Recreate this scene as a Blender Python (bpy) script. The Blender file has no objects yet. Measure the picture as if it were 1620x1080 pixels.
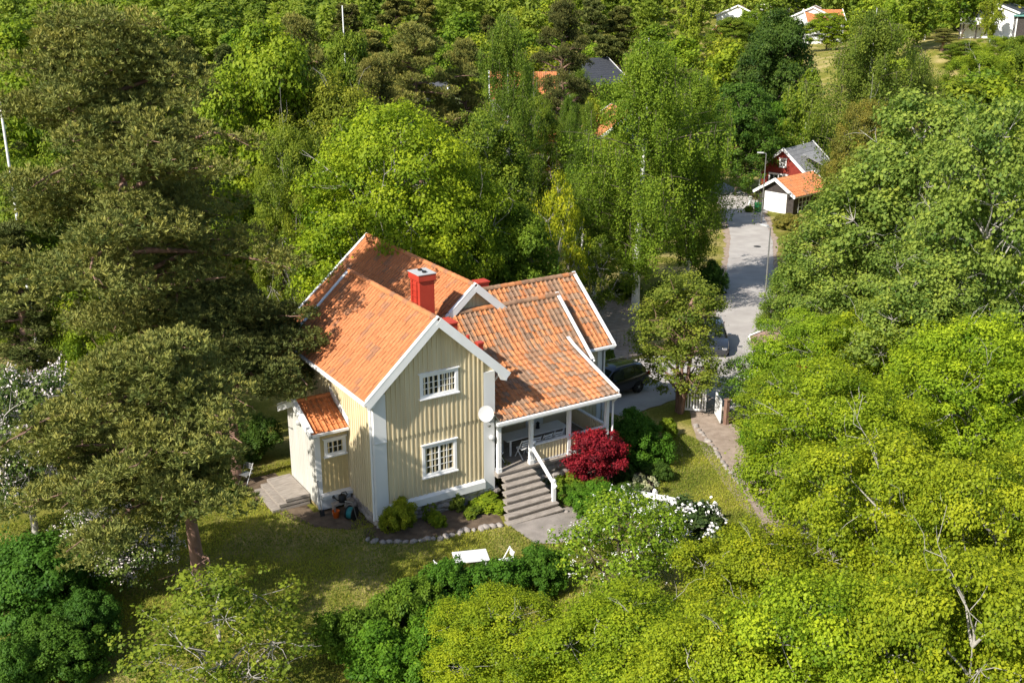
import bpy, math, random
import numpy as np
from mathutils import Vector, Matrix
R = math.radians
scene = bpy.context.scene
col = scene.collection
# ------------------------------------------------------------------ camera, sky, sun, exposure
CAM = np.array([-15.265, -34.405, 19.751]); YAW, PIT, FPX = R(31.831), R(18.779), 1710.7
cd = bpy.data.cameras.new('camera'); cam = bpy.data.objects.new('camera', cd); col.objects.link(cam)
cam.location = CAM; cam.rotation_euler = (math.pi/2 - PIT, 0, -YAW)
cd.sensor_width = 36; cd.lens = FPX/1620*36; cd.clip_end = 3000; scene.camera = cam
SUN_EL, SUN_AZ = R(39.5), R(-166)            # azimuth of the direction towards the sun, counted from +X
sdir = Vector((math.cos(SUN_EL)*math.cos(SUN_AZ), math.cos(SUN_EL)*math.sin(SUN_AZ), math.sin(SUN_EL)))
w = bpy.data.worlds.new("World"); scene.world = w; w.use_nodes = True
nt = w.node_tree; bg = nt.nodes['Background']; sky = nt.nodes.new('ShaderNodeTexSky'); sky.sky_type = 'NISHITA'
sky.sun_disc = False; sky.sun_elevation = SUN_EL; sky.sun_rotation = math.atan2(sdir.x, sdir.y)
nt.links.new(sky.outputs[0], bg.inputs[0]); bg.inputs[1].default_value = 0.105
ld = bpy.data.lights.new('sun', 'SUN'); ld.energy = 4.6; ld.angle = R(0.5); ld.color = (1, .95, .87)
sun = bpy.data.objects.new('sun', ld); col.objects.link(sun); sun.location = (-40, -20, 60)
sun.rotation_euler = sdir.to_track_quat('Z', 'Y').to_euler()
vs = scene.view_settings; vs.view_transform = 'Standard'; vs.look = 'None'; vs.gamma = 1; vs.exposure = 0.82
scene.cycles.use_denoising = True; scene.cycles.denoiser = 'OPENIMAGEDENOISE'; scene.cycles.denoising_input_passes = 'RGB_ALBEDO_NORMAL'; scene.cycles.denoising_prefilter = 'ACCURATE'
scene.cycles.max_bounces = 6; scene.cycles.diffuse_bounces = 3; scene.cycles.transmission_bounces = 3
# ------------------------------------------------------------------ places on the ground
_d = np.array([math.sin(YAW)*math.cos(PIT), math.cos(YAW)*math.cos(PIT), -math.sin(PIT)])
_r = np.array([math.cos(YAW), -math.sin(YAW), 0]); _u = np.cross(_r, _d)
_U = np.arange(-400, 1400, 1.0)
_Z = np.interp(_U, [-400, 3, 11, 20, 35, 60, 88, 130, 180, 260, 340, 480, 800, 1400],
               [-.6, -.6, -1.55, -2.1, -3, -4.2, -5, -4.6, 1, 8.5, 12, 14, 14, 14])
_k = np.ones(5)/5
_Z = np.convolve(np.pad(_Z, 2, mode='edge'), _k, 'valid')
def zt(x, y):                                 # valley floor, far slope, and the knoll the hill house stands on
    x, y = np.asarray(x, float), np.asarray(y, float)
    return np.interp(.8*x + .6*y, _U, _Z) + 8.6*np.exp(-((x-153)**2+(y-84)**2)/(2*24**2))
def ray(px, py): return _d + _r*(px-810)/FPX + _u*(540-py)/FPX
def far(px, py, D):                           # a point D metres away (measured flat) on a sight line
    v = ray(px, py); return CAM + v*D/math.hypot(v[0], v[1])
def gp(px, py):                               # where a sight line meets the ground
    v = ray(px, py); t = np.arange(5, 700, .1); P = CAM + v*t[:, None]
    k = np.argmax(P[:, 2] < zt(P[:, 0], P[:, 1])); return P[k]
def flat(p): return np.array([p[0], p[1], float(zt(p[0], p[1]))])
# ------------------------------------------------------------------ materials
def mat(name, c1, c2=None, scale=8, rough=.6, bump=0, bscale=40, spec=.3, metal=0, coat=0, stretch=(1, 1, 1)):
    m = bpy.data.materials.new(name); m.use_nodes = True; n = m.node_tree; b = n.nodes['Principled BSDF']
    b.inputs['Base Color'].default_value = (*c1, 1); b.inputs['Roughness'].default_value = rough
    b.inputs['Specular IOR Level'].default_value = spec; b.inputs['Metallic'].default_value = metal
    b.inputs['Coat Weight'].default_value = coat
    tc = n.nodes.new('ShaderNodeTexCoord'); mp = n.nodes.new('ShaderNodeMapping'); mp.inputs['Scale'].default_value = stretch
    n.links.new(tc.outputs['Object'], mp.inputs[0])
    if c2:
        t = n.nodes.new('ShaderNodeTexNoise'); t.inputs['Scale'].default_value = scale; t.inputs['Detail'].default_value = 6
        rp = n.nodes.new('ShaderNodeValToRGB'); rp.color_ramp.elements[0].position = .32; rp.color_ramp.elements[1].position = .68
        rp.color_ramp.elements[0].color = (*c1, 1); rp.color_ramp.elements[1].color = (*c2, 1)
        n.links.new(mp.outputs[0], t.inputs['Vector']); n.links.new(t.outputs['Fac'], rp.inputs[0]); n.links.new(rp.outputs[0], b.inputs['Base Color'])
    if bump:
        t = n.nodes.new('ShaderNodeTexNoise'); t.inputs['Scale'].default_value = bscale; t.inputs['Detail'].default_value = 5
        bp = n.nodes.new('ShaderNodeBump'); bp.inputs['Strength'].default_value = bump; bp.inputs['Distance'].default_value = .03
        n.links.new(mp.outputs[0], t.inputs['Vector']); n.links.new(t.outputs['Fac'], bp.inputs['Height']); n.links.new(bp.outputs[0], b.inputs['Normal'])
    return m
YEL = mat('yellow_paint', (.58, .48, .30), (.69, .59, .385), 2.2, .55, stretch=(1, 1, .14))
YEL2 = mat('annex_yellow', (.62, .47, .22), (.70, .55, .28), 2.2, .55, stretch=(1, 1, .14))  # deeper yellow than the other walls, for the annex
WHITE = mat('white_paint', (.74, .73, .70), (.80, .79, .77), 2, .45)
SOFT = mat('weathered_white_paint', (.64, .635, .615), (.72, .715, .70), 1.5, .6, stretch=(1, 1, .2))
GREYW = mat('grey_wood', (.21, .18, .15), (.36, .315, .27), 3, .8, .4, 30, stretch=(1, 6, 6))
DARKW = mat('dark_wood', (.035, .028, .024), (.06, .05, .045), 4, .8)
REDW = mat('falu_red_wood', (.16, .018, .012), (.22, .032, .018), 4, .8)
REDM = mat('red_sheet_metal', (.42, .040, .022), (.47, .055, .03), 2, .42, .08, 5, .5)
BLACK = mat('black_plastic', (.015, .015, .016), None, rough=.5)
ASPH = mat('asphalt', (.34, .31, .285), (.44, .41, .375), .7, .9, .4, 60)
GRAV = mat('gravel', (.27, .205, .155), (.39, .305, .24), 2.5, .95, .8, 45)
PAVE = mat('paving', (.21, .185, .16), (.31, .27, .235), 1.8, .9, .5, 25)
STONE = mat('field_stone', (.20, .17, .15), (.40, .36, .32), 3.5, .85, .7, 14)
SOIL = mat('soil', (.085, .058, .038), (.16, .115, .075), 3, .95, .9, 30)
GLASS = mat('window_glass', (.012, .016, .014), (.03, .035, .03), 3, .06, spec=.6)
GALV = mat('galvanised_steel', (.33, .33, .32), (.42, .42, .41), 6, .4, metal=.7)
GREYROOF = mat('grey_roofing', (.20, .20, .20), (.28, .28, .275), 3, .8, .3)
DARKROOF = mat('dark_roofing', (.045, .048, .055), (.07, .072, .08), 3, .6, .3)
BROWNROOF = mat('brown_roofing', (.24, .15, .12), (.32, .22, .18), 3, .8, .3)
BARK = mat('bark', (.075, .055, .04), (.16, .125, .10), 5, .9, .9, 18, stretch=(1, 1, .3))
PBARK = mat('pine_bark', (.15, .085, .06), (.27, .165, .12), 4, .9, 1, 12, stretch=(1, 1, .35))
GBARK = mat('grey_bark', (.26, .24, .21), (.42, .39, .35), 5, .85, .5, 20)
WBARK = mat('birch_bark', (.62, .60, .56), (.78, .76, .72), 3, .7)
CARP = mat('black_car_paint', (.006, .007, .009), None, rough=.18, spec=.6, coat=.8)
CARG = mat('grey_car_paint', (.02, .022, .026), None, rough=.2, spec=.6, coat=.8)
RUB = mat('rubber', (.012, .012, .012), None, rough=.8)
CHROME = mat('silver_trim', (.55, .55, .56), None, rough=.25, metal=.9)
REDL = mat('red_lens', (.45, .01, .01), None, rough=.15)
BINGREEN = mat('green_plastic', (.02, .13, .045), None, rough=.5)
TEAL = mat('teal_plastic', (.02, .16, .17), None, rough=.5)
ORANGE = mat('orange_plastic', (.65, .12, .015), None, rough=.5)
TERRA = mat('terracotta', (.42, .16, .08), (.5, .22, .12), 6, .8)
BLUEW = mat('dark_blue_wood', (.025, .045, .065), (.04, .065, .09), 4, .8)
DISHM = mat('pale_grey_enamel', (.44, .44, .43), None, rough=.45)
GREENROOF = mat('green_copper', (.10, .24, .21), None, rough=.6)

def tile_mat(name, base, dark, dull, amount):
    m = bpy.data.materials.new(name); m.use_nodes = True; n = m.node_tree; b = n.nodes['Principled BSDF']; L = n.links.new
    b.inputs['Roughness'].default_value = .75; b.inputs['Specular IOR Level'].default_value = .25
    uv = n.nodes.new('ShaderNodeUVMap'); uv.uv_map = 'tile'
    wn = n.nodes.new('ShaderNodeTexWhiteNoise'); wn.noise_dimensions = '2D'; L(uv.outputs[0], wn.inputs['Vector'])
    ns = n.nodes.new('ShaderNodeTexNoise'); ns.inputs['Scale'].default_value = .22; ns.inputs['Detail'].default_value = 2; L(uv.outputs[0], ns.inputs['Vector'])
    sep = n.nodes.new('ShaderNodeSeparateColor'); L(wn.outputs['Color'], sep.inputs[0])
    rp = n.nodes.new('ShaderNodeValToRGB'); rp.color_ramp.elements[0].color = (*base[0], 1); rp.color_ramp.elements[1].color = (*base[1], 1); L(sep.outputs[0], rp.inputs[0])
    ad = n.nodes.new('ShaderNodeMath'); ad.operation = 'MULTIPLY_ADD'; ad.inputs[1].default_value = .30; L(sep.outputs[1], ad.inputs[0]); L(ns.outputs['Fac'], ad.inputs[2])
    gt = n.nodes.new('ShaderNodeMath'); gt.operation = 'GREATER_THAN'; gt.inputs[1].default_value = amount; L(ad.outputs[0], gt.inputs[0])
    r2 = n.nodes.new('ShaderNodeValToRGB'); r2.color_ramp.elements[0].color = (*dark, 1); r2.color_ramp.elements[1].color = (*dull, 1); L(sep.outputs[2], r2.inputs[0])
    mx = n.nodes.new('ShaderNodeMix'); mx.data_type = 'RGBA'; L(gt.outputs[0], mx.inputs['Factor']); L(rp.outputs[0], mx.inputs['A']); L(r2.outputs[0], mx.inputs['B'])
    tc = n.nodes.new('ShaderNodeTexCoord'); n2 = n.nodes.new('ShaderNodeTexNoise'); n2.inputs['Scale'].default_value = 9; n2.inputs['Detail'].default_value = 6; L(tc.outputs['Object'], n2.inputs['Vector'])
    m2 = n.nodes.new('ShaderNodeMix'); m2.data_type = 'RGBA'; m2.blend_type = 'MULTIPLY'; m2.inputs['Factor'].default_value = .55
    r3 = n.nodes.new('ShaderNodeValToRGB'); r3.color_ramp.elements[0].position = .3; r3.color_ramp.elements[0].color = (.50, .47, .45, 1); r3.color_ramp.elements[1].position = .6; L(n2.outputs['Fac'], r3.inputs[0])
    L(mx.outputs['Result'], m2.inputs['A']); L(r3.outputs[0], m2.inputs['B']); L(m2.outputs['Result'], b.inputs['Base Color'])
    return m
TILE = tile_mat('clay_tiles', ((.48, .172, .064), (.55, .215, .085)), (.27, .135, .075), (.38, .18, .09), .785)
TILE_OLD = tile_mat('weathered_clay_tiles', ((.46, .168, .062), (.54, .225, .088)), (.20, .125, .08), (.33, .20, .12), .635)
TILE_NEW = tile_mat('bright_clay_tiles', ((.54, .18, .06), (.60, .22, .08)), (.38, .12, .04), (.5, .15, .04), .86)

def leaf_mat(name, transl=.38, rough=.55, spec=.12):
    m = bpy.data.materials.new(name); m.use_nodes = True; n = m.node_tree; b = n.nodes['Principled BSDF']; L = n.links.new
    oi = n.nodes.new('ShaderNodeObjectInfo'); at = n.nodes.new('ShaderNodeAttribute'); at.attribute_name = 'tint'
    rp = n.nodes.new('ShaderNodeValToRGB'); e = rp.color_ramp.elements
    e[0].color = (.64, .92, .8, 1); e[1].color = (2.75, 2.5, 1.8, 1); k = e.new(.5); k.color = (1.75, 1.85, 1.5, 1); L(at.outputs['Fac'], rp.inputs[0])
    mx = n.nodes.new('ShaderNodeMix'); mx.data_type = 'RGBA'; mx.blend_type = 'MULTIPLY'; mx.inputs['Factor'].default_value = 1
    L(oi.outputs['Color'], mx.inputs['A']); L(rp.outputs[0], mx.inputs['B']); L(mx.outputs['Result'], b.inputs['Base Color'])
    b.inputs['Roughness'].default_value = rough; b.inputs['Specular IOR Level'].default_value = spec
    tr = n.nodes.new('ShaderNodeBsdfTranslucent'); m2 = n.nodes.new('ShaderNodeMix'); m2.data_type = 'RGBA'; m2.blend_type = 'MULTIPLY'; m2.inputs['Factor'].default_value = 1
    m2.inputs['B'].default_value = (1.2, 1.35, .75, 1); L(mx.outputs['Result'], m2.inputs['A']); L(m2.outputs['Result'], tr.inputs[0])
    ms = n.nodes.new('ShaderNodeMixShader'); ms.inputs[0].default_value = transl; L(b.outputs[0], ms.inputs[1]); L(tr.outputs[0], ms.inputs[2])
    L(ms.outputs[0], n.nodes['Material Output'].inputs['Surface']); return m
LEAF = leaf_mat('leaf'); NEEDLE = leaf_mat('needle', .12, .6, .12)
PETAL = mat('petal', (.72, .70, .66), (.80, .77, .75), 9, .7)
PINKP = mat('pinkish_petal', (.62, .52, .50), (.74, .68, .66), 9, .7)

def ground_mat():
    m = bpy.data.materials.new('grass_ground'); m.use_nodes = True; n = m.node_tree; b = n.nodes['Principled BSDF']; L = n.links.new
    b.inputs['Roughness'].default_value = .95; b.inputs['Specular IOR Level'].default_value = .1
    tc = n.nodes.new('ShaderNodeTexCoord')
    def noise(s, d=5):
        t = n.nodes.new('ShaderNodeTexNoise'); t.inputs['Scale'].default_value = s; t.inputs['Detail'].default_value = d; L(tc.outputs['Object'], t.inputs['Vector']); return t
    def ramp(src, stops):
        r = n.nodes.new('ShaderNodeValToRGB'); e = r.color_ramp.elements
        e[0].position, e[0].color = stops[0][0], (*stops[0][1], 1); e[1].position, e[1].color = stops[-1][0], (*stops[-1][1], 1)
        for p, c in stops[1:-1]: k = e.new(p); k.color = (*c, 1)
        L(src.outputs['Fac'], r.inputs[0]); return r
    a = ramp(noise(.33), [(.28, (.13, .14, .02)), (.46, (.21, .20, .04)), (.64, (.38, .31, .13))])
    f = ramp(noise(9), [(.3, (.62, .66, .6)), (.7, (1.2, 1.15, 1.1))])
    mx = n.nodes.new('ShaderNodeMix'); mx.data_type = 'RGBA'; mx.blend_type = 'MULTIPLY'; mx.inputs['Factor'].default_value = 1
    L(a.outputs[0], mx.inputs['A']); L(f.outputs[0], mx.inputs['B']); L(mx.outputs['Result'], b.inputs['Base Color'])
    bp = n.nodes.new('ShaderNodeBump'); bp.inputs['Strength'].default_value = .8; bp.inputs['Distance'].default_value = .06
    L(noise(22).outputs['Fac'], bp.inputs['Height']); L(bp.outputs[0], b.inputs['Normal']); return m
GRASS = ground_mat()
# ------------------------------------------------------------------ object helpers
def tag(o, label=None, cat=None, group=None, kind=None):
    if label: o['label'] = label
    if cat: o['category'] = cat
    if group: o['group'] = group
    if kind: o['kind'] = kind
    return o
def thing(name, label, cat, loc=(0, 0, 0), rz=0, group=None):
    o = bpy.data.objects.new(name, None); col.objects.link(o); o.location = loc; o.rotation_euler = (0, 0, rz)
    o.empty_display_size = .3; return tag(o, label, cat, group)
def link(name, me, m=None, parent=None):
    o = bpy.data.objects.new(name, me); col.objects.link(o)
    if m and not me.materials: me.materials.append(m)
    if parent: o.parent = parent
    return o
def copy_tree(o, parent=None):
    c = o.copy(); col.objects.link(c)
    if parent: c.parent = parent
    for ch in list(o.children): copy_tree(ch, c)
    return c
class MB:
    def __init__(s): s.v = []; s.f = []
    def add(s, v, f):
        k = len(s.v); s.v += [tuple(map(float, p)) for p in v]; s.f += [tuple(i+k for i in q) for q in f]; return s
    def box(s, x0, x1, y0, y1, z0, z1):
        return s.add([(x0,y0,z0),(x1,y0,z0),(x1,y1,z0),(x0,y1,z0),(x0,y0,z1),(x1,y0,z1),(x1,y1,z1),(x0,y1,z1)],
                     [(3,2,1,0),(4,5,6,7),(0,1,5,4),(1,2,6,5),(2,3,7,6),(3,0,4,7)])
    def prism(s, pts, vec):
        n = len(pts); p = [Vector(q) for q in pts]; q = [a+Vector(vec) for a in p]
        return s.add(p+q, [tuple(range(n-1, -1, -1)), tuple(range(n, 2*n))]+[(i, (i+1) % n, n+(i+1) % n, n+i) for i in range(n)])
    def beam(s, a, b, w, h, up=(0, 0, 1)):
        a, b = Vector(a), Vector(b); d = (b-a).normalized(); r = d.cross(Vector(up)).normalized(); u = r.cross(d)
        q = [a-r*w/2-u*h/2, a+r*w/2-u*h/2, a+r*w/2+u*h/2, a-r*w/2+u*h/2]
        return s.prism(q, b-a)
    def cyl(s, a, b, r0, r1=None, n=10):
        r1 = r0 if r1 is None else r1; a, b = Vector(a), Vector(b); d = (b-a).normalized(); x = d.orthogonal().normalized(); y = d.cross(x)
        c = [(x*math.cos(t)+y*math.sin(t)) for t in [2*math.pi*i/n for i in range(n)]]
        return s.add([a+k*r0 for k in c]+[b+k*r1 for k in c], [tuple(range(n-1, -1, -1)), tuple(range(n, 2*n))]+[(i, (i+1) % n, n+(i+1) % n, n+i) for i in range(n)])
    def tube(s, pts, r, n=8):
        for a, b in zip(pts[:-1], pts[1:]): s.cyl(a, b, r, r, n)
        return s
    def ball(s, c, r, sx=1, sy=1, sz=1, nu=12, nv=8, jit=0, rng=None):
        v = [(c[0], c[1], c[2]+r*sz)]; f = []
        for j in range(1, nv):
            for i in range(nu):
                t, p = math.pi*j/nv, 2*math.pi*i/nu; k = 1+(rng.uniform(-jit, jit) if jit else 0)
                v.append((c[0]+r*sx*k*math.sin(t)*math.cos(p), c[1]+r*sy*k*math.sin(t)*math.sin(p), c[2]+r*sz*k*math.cos(t)))
        v.append((c[0], c[1], c[2]-r*sz)); e = len(v)-1
        for i in range(nu):
            f.append((0, 1+i, 1+(i+1) % nu)); f.append((e, e-nu+(i+1) % nu, e-nu+i))
            for j in range(nv-2): a = 1+j*nu; f.append((a+i, a+nu+i, a+nu+(i+1) % nu, a+(i+1) % nu))
        return s.add(v, f)
    def build(s, name, m, parent=None, smooth=False, bevel=0):
        me = bpy.data.meshes.new(name); me.from_pydata(s.v, [], s.f); me.update()
        o = link(name, me, m, parent)
        if smooth: me.polygons.foreach_set('use_smooth', [True]*len(me.polygons))
        if bevel:
            b = o.modifiers.new('bevel', 'BEVEL'); b.width = bevel; b.segments = 2; b.limit_method = 'ANGLE'
        return o
def np_mesh(name, v, quads, smooth=False):
    me = bpy.data.meshes.new(name); n = len(quads)
    me.vertices.add(len(v)); me.vertices.foreach_set('co', np.ascontiguousarray(v, dtype=np.float32).ravel())
    me.loops.add(n*4); me.loops.foreach_set('vertex_index', np.ascontiguousarray(quads, dtype=np.int32).ravel())
    me.polygons.add(n); me.polygons.foreach_set('loop_start', np.arange(0, n*4, 4, dtype=np.int32))
    if smooth: me.polygons.foreach_set('use_smooth', np.ones(n, dtype=bool))
    me.update(calc_edges=True); return me
def tiles(name, o, ux, prof, W, m, parent, tw=.235, tl=.34, seed=1, amp=.042, reverse=False):
    """A slope of S-shaped clay pantiles: prof runs from the ridge to the eave, ux along the eave."""
    rng = np.random.default_rng(seed); ux = np.array(ux, float); o = np.array(o, float)
    pr = np.array(prof, float); seg = np.linalg.norm(np.diff(pr, axis=0), axis=1); S = np.r_[0, np.cumsum(seg)]
    nc = max(1, round(W/tw)); nr = max(1, round(S[-1]/tl)); tw = W/nc; tl = S[-1]/nr; sub = 8
    def at(s):
        p = np.array([np.interp(s, S, pr[:, i]) for i in range(3)]); a = np.array([np.interp(min(s+.12, S[-1]), S, pr[:, i])-np.interp(max(s-.12, 0), S, pr[:, i]) for i in range(3)])
        a /= np.linalg.norm(a); nn = np.cross(ux, a); nn = nn if nn[2] > 0 else -nn; return p, nn
    fr = np.arange(sub+1)/sub; wave = amp*(1.35*np.exp(-((fr-.22)/.13)**2)+.30*np.cos((fr-.2)*2*np.pi)); wave[-1] = wave[0]-.012
    V = []; Q = []; UV = []
    for r in range(nr):
        p0, n0 = at(r*tl); p1, n1 = at(min((r+1)*tl+.015, S[-1]))
        for c in range(nc):
            j = rng.normal(0, .005); j2 = rng.normal(0, .004); k = len(V)
            for i in range(sub+1):
                b = o+ux*((c+fr[i])*tw)
                V += [b+p0+n0*(wave[i]+j2), b+p1+n1*(wave[i]+.030+j), b+p1+n1*(wave[i]-.012+j)]
            for i in range(sub):
                a = k+3*i; Q += [(a, a+3, a+4, a+1), (a+1, a+4, a+5, a+2)]; UV += [(c+.5, r+.5)]*8
    me = np_mesh(name, np.array(V), np.array(Q), True); uv = me.uv_layers.new(name='tile')
    uv.data.foreach_set('uv', np.array(UV, dtype=np.float32).ravel())
    me.set_sharp_from_angle(angle=R(50))
    return link(name, me, m, parent)
def ridge_caps(a, b, m, parent, r=.13, n=None):
    a, b = Vector(a), Vector(b); L = (b-a).length; n = n or round(L/.38); d = (b-a)/n; x = d.normalized(); s = Vector((0, 0, 1)).cross(x).normalized()
    V = []; Q = []; UV = []
    for k in range(n):
        i0 = len(V)
        for e, rr in ((0, r*.92), (1.06, r*1.06)):
            for t in range(9):
                an = math.pi*(t/8)*1.1-math.pi*.05; p = a+d*(k+e)+s*(rr*math.cos(an))+Vector((0, 0, rr*math.sin(an)-.02)); V.append(tuple(p))
        for t in range(8): Q.append((i0+t, i0+t+1, i0+10+t, i0+9+t)); UV += [(k+.5, 77.5)]*4
    me = np_mesh('ridge_cap', np.array(V), np.array(Q), True); uv = me.uv_layers.new(name='tile'); uv.data.foreach_set('uv', np.array(UV, dtype=np.float32).ravel())
    return link('ridge_cap', me, m, parent)
def window(parent, o, ux, n, wd, ht, sashes=2, cols=3, rows=4, m=None, cw=.11):
    """Casing proud of the wall, with sashes and muntins (frame), one dark pane and a sill below; o is the lower left corner."""
    m = m or WHITE; o, ux, n = Vector(o), Vector(ux), Vector(n); z = Vector((0, 0, 1))
    def slab(mb, u0, u1, z0, z1, d0, d1): mb.prism([o+ux*u0+z*z0+n*d0, o+ux*u1+z*z0+n*d0, o+ux*u1+z*z1+n*d0, o+ux*u0+z*z1+n*d0], n*(d1-d0))
    c = MB(); slab(c, 0, cw, 0, ht, .002, .075); slab(c, wd-cw, wd, 0, ht, .002, .075); slab(c, cw, wd-cw, ht-cw, ht, .002, .075); slab(c, cw, wd-cw, 0, cw*.7, .002, .075)
    slab(c, -.05, wd+.05, ht, ht+.04, .002, .12)
    w_ = c.build('window', m, parent)
    f = MB(); iw = (wd-2*cw)/sashes; z0, z1 = cw*.7, ht-cw
    for s in range(sashes):
        u0 = cw+iw*s; t = .038
        slab(f, u0, u0+t, z0, z1, .012, .055); slab(f, u0+iw-t, u0+iw, z0, z1, .012, .055); slab(f, u0+t, u0+iw-t, z0, z0+t, .012, .055); slab(f, u0+t, u0+iw-t, z1-t, z1, .012, .055)
        for k in range(1, cols): x = u0+t+(iw-2*t)*k/cols; slab(f, x-.010, x+.010, z0+t, z1-t, .013, .048)
        for k in range(1, rows): y = z0+t+(z1-z0-2*t)*k/rows; slab(f, u0+t, u0+iw-t, y-.010, y+.010, .014, .046)
    f.build('frame', m, w_)
    g = MB(); slab(g, cw-.01, wd-cw+.01, z0-.01, z1+.01, .004, .011); g.build('pane', GLASS, w_)
    s = MB(); slab(s, -.04, wd+.04, -.05, -.002, .002, .14); s.build('sill', m, w_)
    return w_
# ------------------------------------------------------------------ the ground, road, drive, paths
def lines(a, b, lo, hi, step):
    x = list(np.arange(lo, hi+.01, step)); s = step
    while x[-1] < b: s *= 1.12; x.append(x[-1]+s)
    s = step
    while x[0] > a: s *= 1.12; x.insert(0, x[0]-s)
    return np.array(x)
gx, gy = lines(-500, 1200, -25, 90, 1.0), lines(-200, 1300, -20, 75, 1.0)
GX, GY = np.meshgrid(gx, gy, indexing='ij'); ii = np.arange(len(gx)*len(gy)).reshape(len(gx), len(gy))
q = np.stack([ii[:-1, :-1], ii[1:, :-1], ii[1:, 1:], ii[:-1, 1:]], -1).reshape(-1, 4)
tag(link('ground', np_mesh('ground', np.stack([GX, GY, zt(GX, GY)], -1).reshape(-1, 3), q, True), GRASS), kind='structure')
def strip(name, pts, wd, m, off, wob=0, seed=0):
    rng = np.random.default_rng(seed); p = np.array([q[:2] for q in pts], float); s = np.r_[0, np.cumsum(np.linalg.norm(np.diff(p, axis=0), axis=1))]
    n = int(s[-1]/.7)+2; t = np.linspace(0, s[-1], n); P = np.stack([np.interp(t, s, p[:, i]) for i in (0, 1)], 1)
    for _ in range(6): P[1:-1] = (P[:-2]+2*P[1:-1]+P[2:])/4
    T = np.gradient(P, axis=0); T /= np.linalg.norm(T, axis=1)[:, None]; N = np.stack([-T[:, 1], T[:, 0]], 1)
    W = np.interp(t, s, wd if hasattr(wd, '__len__') else [wd]*len(s)); k = 7; V = []
    for i in range(n):
        for j in range(k):
            e = (j/(k-1)-.5)*(W[i]+(rng.uniform(-wob, wob) if j in (0, k-1) else 0)); x, y = P[i]+N[i]*e; V.append((x, y, float(zt(x, y))+off))
    Q = [(i*k+j, i*k+j+1, (i+1)*k+j+1, (i+1)*k+j) for i in range(n-1) for j in range(k-1)]
    return tag(link(name, np_mesh(name, np.array(V), np.array(Q)), m), kind='structure'), P
def sheet(name, poly, m, off):
    import bmesh
    bm = bmesh.new(); f = bm.faces.new([bm.verts.new((x, y, 0)) for x, y in poly]); bmesh.ops.triangulate(bm, faces=[f])
    bmesh.ops.subdivide_edges(bm, edges=bm.edges[:], cuts=5, use_grid_fill=True)
    for v in bm.verts: v.co.z = float(zt(v.co.x, v.co.y))+off
    me = bpy.data.meshes.new(name); bm.normal_update(); bm.to_mesh(me); bm.free(); return tag(link(name, me, m), kind='structure')
g2 = lambda *a: gp(*a)[:2]
_, ROAD = strip('road', [g2(1500, 800), g2(1300, 700), g2(1165, 620), g2(1160, 565), g2(1176, 500), g2(1187, 430), g2(1189, 380), g2(1180, 345), g2(1168, 322), g2(1150, 305), g2(1120, 290)],
                [3.6, 3.6, 4.2, 4.0, 3.8, 3.9, 3.9, 4.0, 4.2, 4.0, 3.8], ASPH, .05, .12)
strip('road_verge', [g2(1300, 700), g2(1165, 620), g2(1160, 565), g2(1176, 500), g2(1187, 430), g2(1189, 380), g2(1180, 345), g2(1168, 322), g2(1150, 305)], [4.6, 5, 5, 4.6, 4.8, 4.9, 5, 5, 4.8], GRAV, .02, .5, 9)
strip('driveway', [g2(1165, 590), g2(1080, 585), g2(1010, 605), g2(965, 625), g2(920, 640)], [6, 6.5, 6.5, 6, 5.5], ASPH, .035, .15, 1)
strip('garage_forecourt', [g2(1180, 335), g2(1200, 322), g2(1222, 326)], [4, 5, 4], ASPH, .07)
strip('gravel_path', [g2(1120, 640), g2(1120, 670), g2(1158, 735), g2(1196, 785), g2(1250, 850), g2(1330, 900)], [1.9, 1.9, 2.1, 2.0, 1.9, 1.8], GRAV, .03, .12, 2)
strip('gravel_verge', [g2(1142, 672), g2(1190, 715), g2(1225, 760)], [1.4, 2.2, 1.2], GRAV, .022, .5, 3)
sheet('stone_paving', [g2(*p) for p in ((797, 826), (884, 806), (925, 797), (936, 822), (925, 850), (880, 862), (846, 861))], PAVE, .025)
sheet('flower_bed', [(5.2, -.05), (-.5, .3), (-.75, -.45), (-.3, -.95), (.6, -1.5), (1.6, -1.85), (3, -1.95), (4.35, -2.2), (4.6, -1.4), (5.2, -.4)], SOIL, .02)
sheet('shrub_bed', [(6.95, -.2), (7.1, -2.3), (8.2, -3.2), (10.6, -3.3), (12.2, -1.9), (13.4, 0.4), (11.2, 1.2), (11, -.2)], SOIL, .02)
sheet('bare_soil', [(-.05, 2.5), (-.05, .6), (-.9, .5), (-2.0, 1.4), (-2.6, 2.6), (-3.2, 4.4), (-3.5, 7), (-1.6, 7), (-1.6, 2.6)], SOIL, .015)
sheet('bare_ground', [g2(930, 480), g2(1005, 470), g2(1020, 560), g2(965, 575), g2(940, 530)], GRAV, .03)
# ------------------------------------------------------------------ the house
H = thing('house', 'yellow wooden house with white corner boards, orange tiled roofs and a red chimney', 'house')
def slope_z(x): return 7.58-.907*abs(x-2.6)
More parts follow.
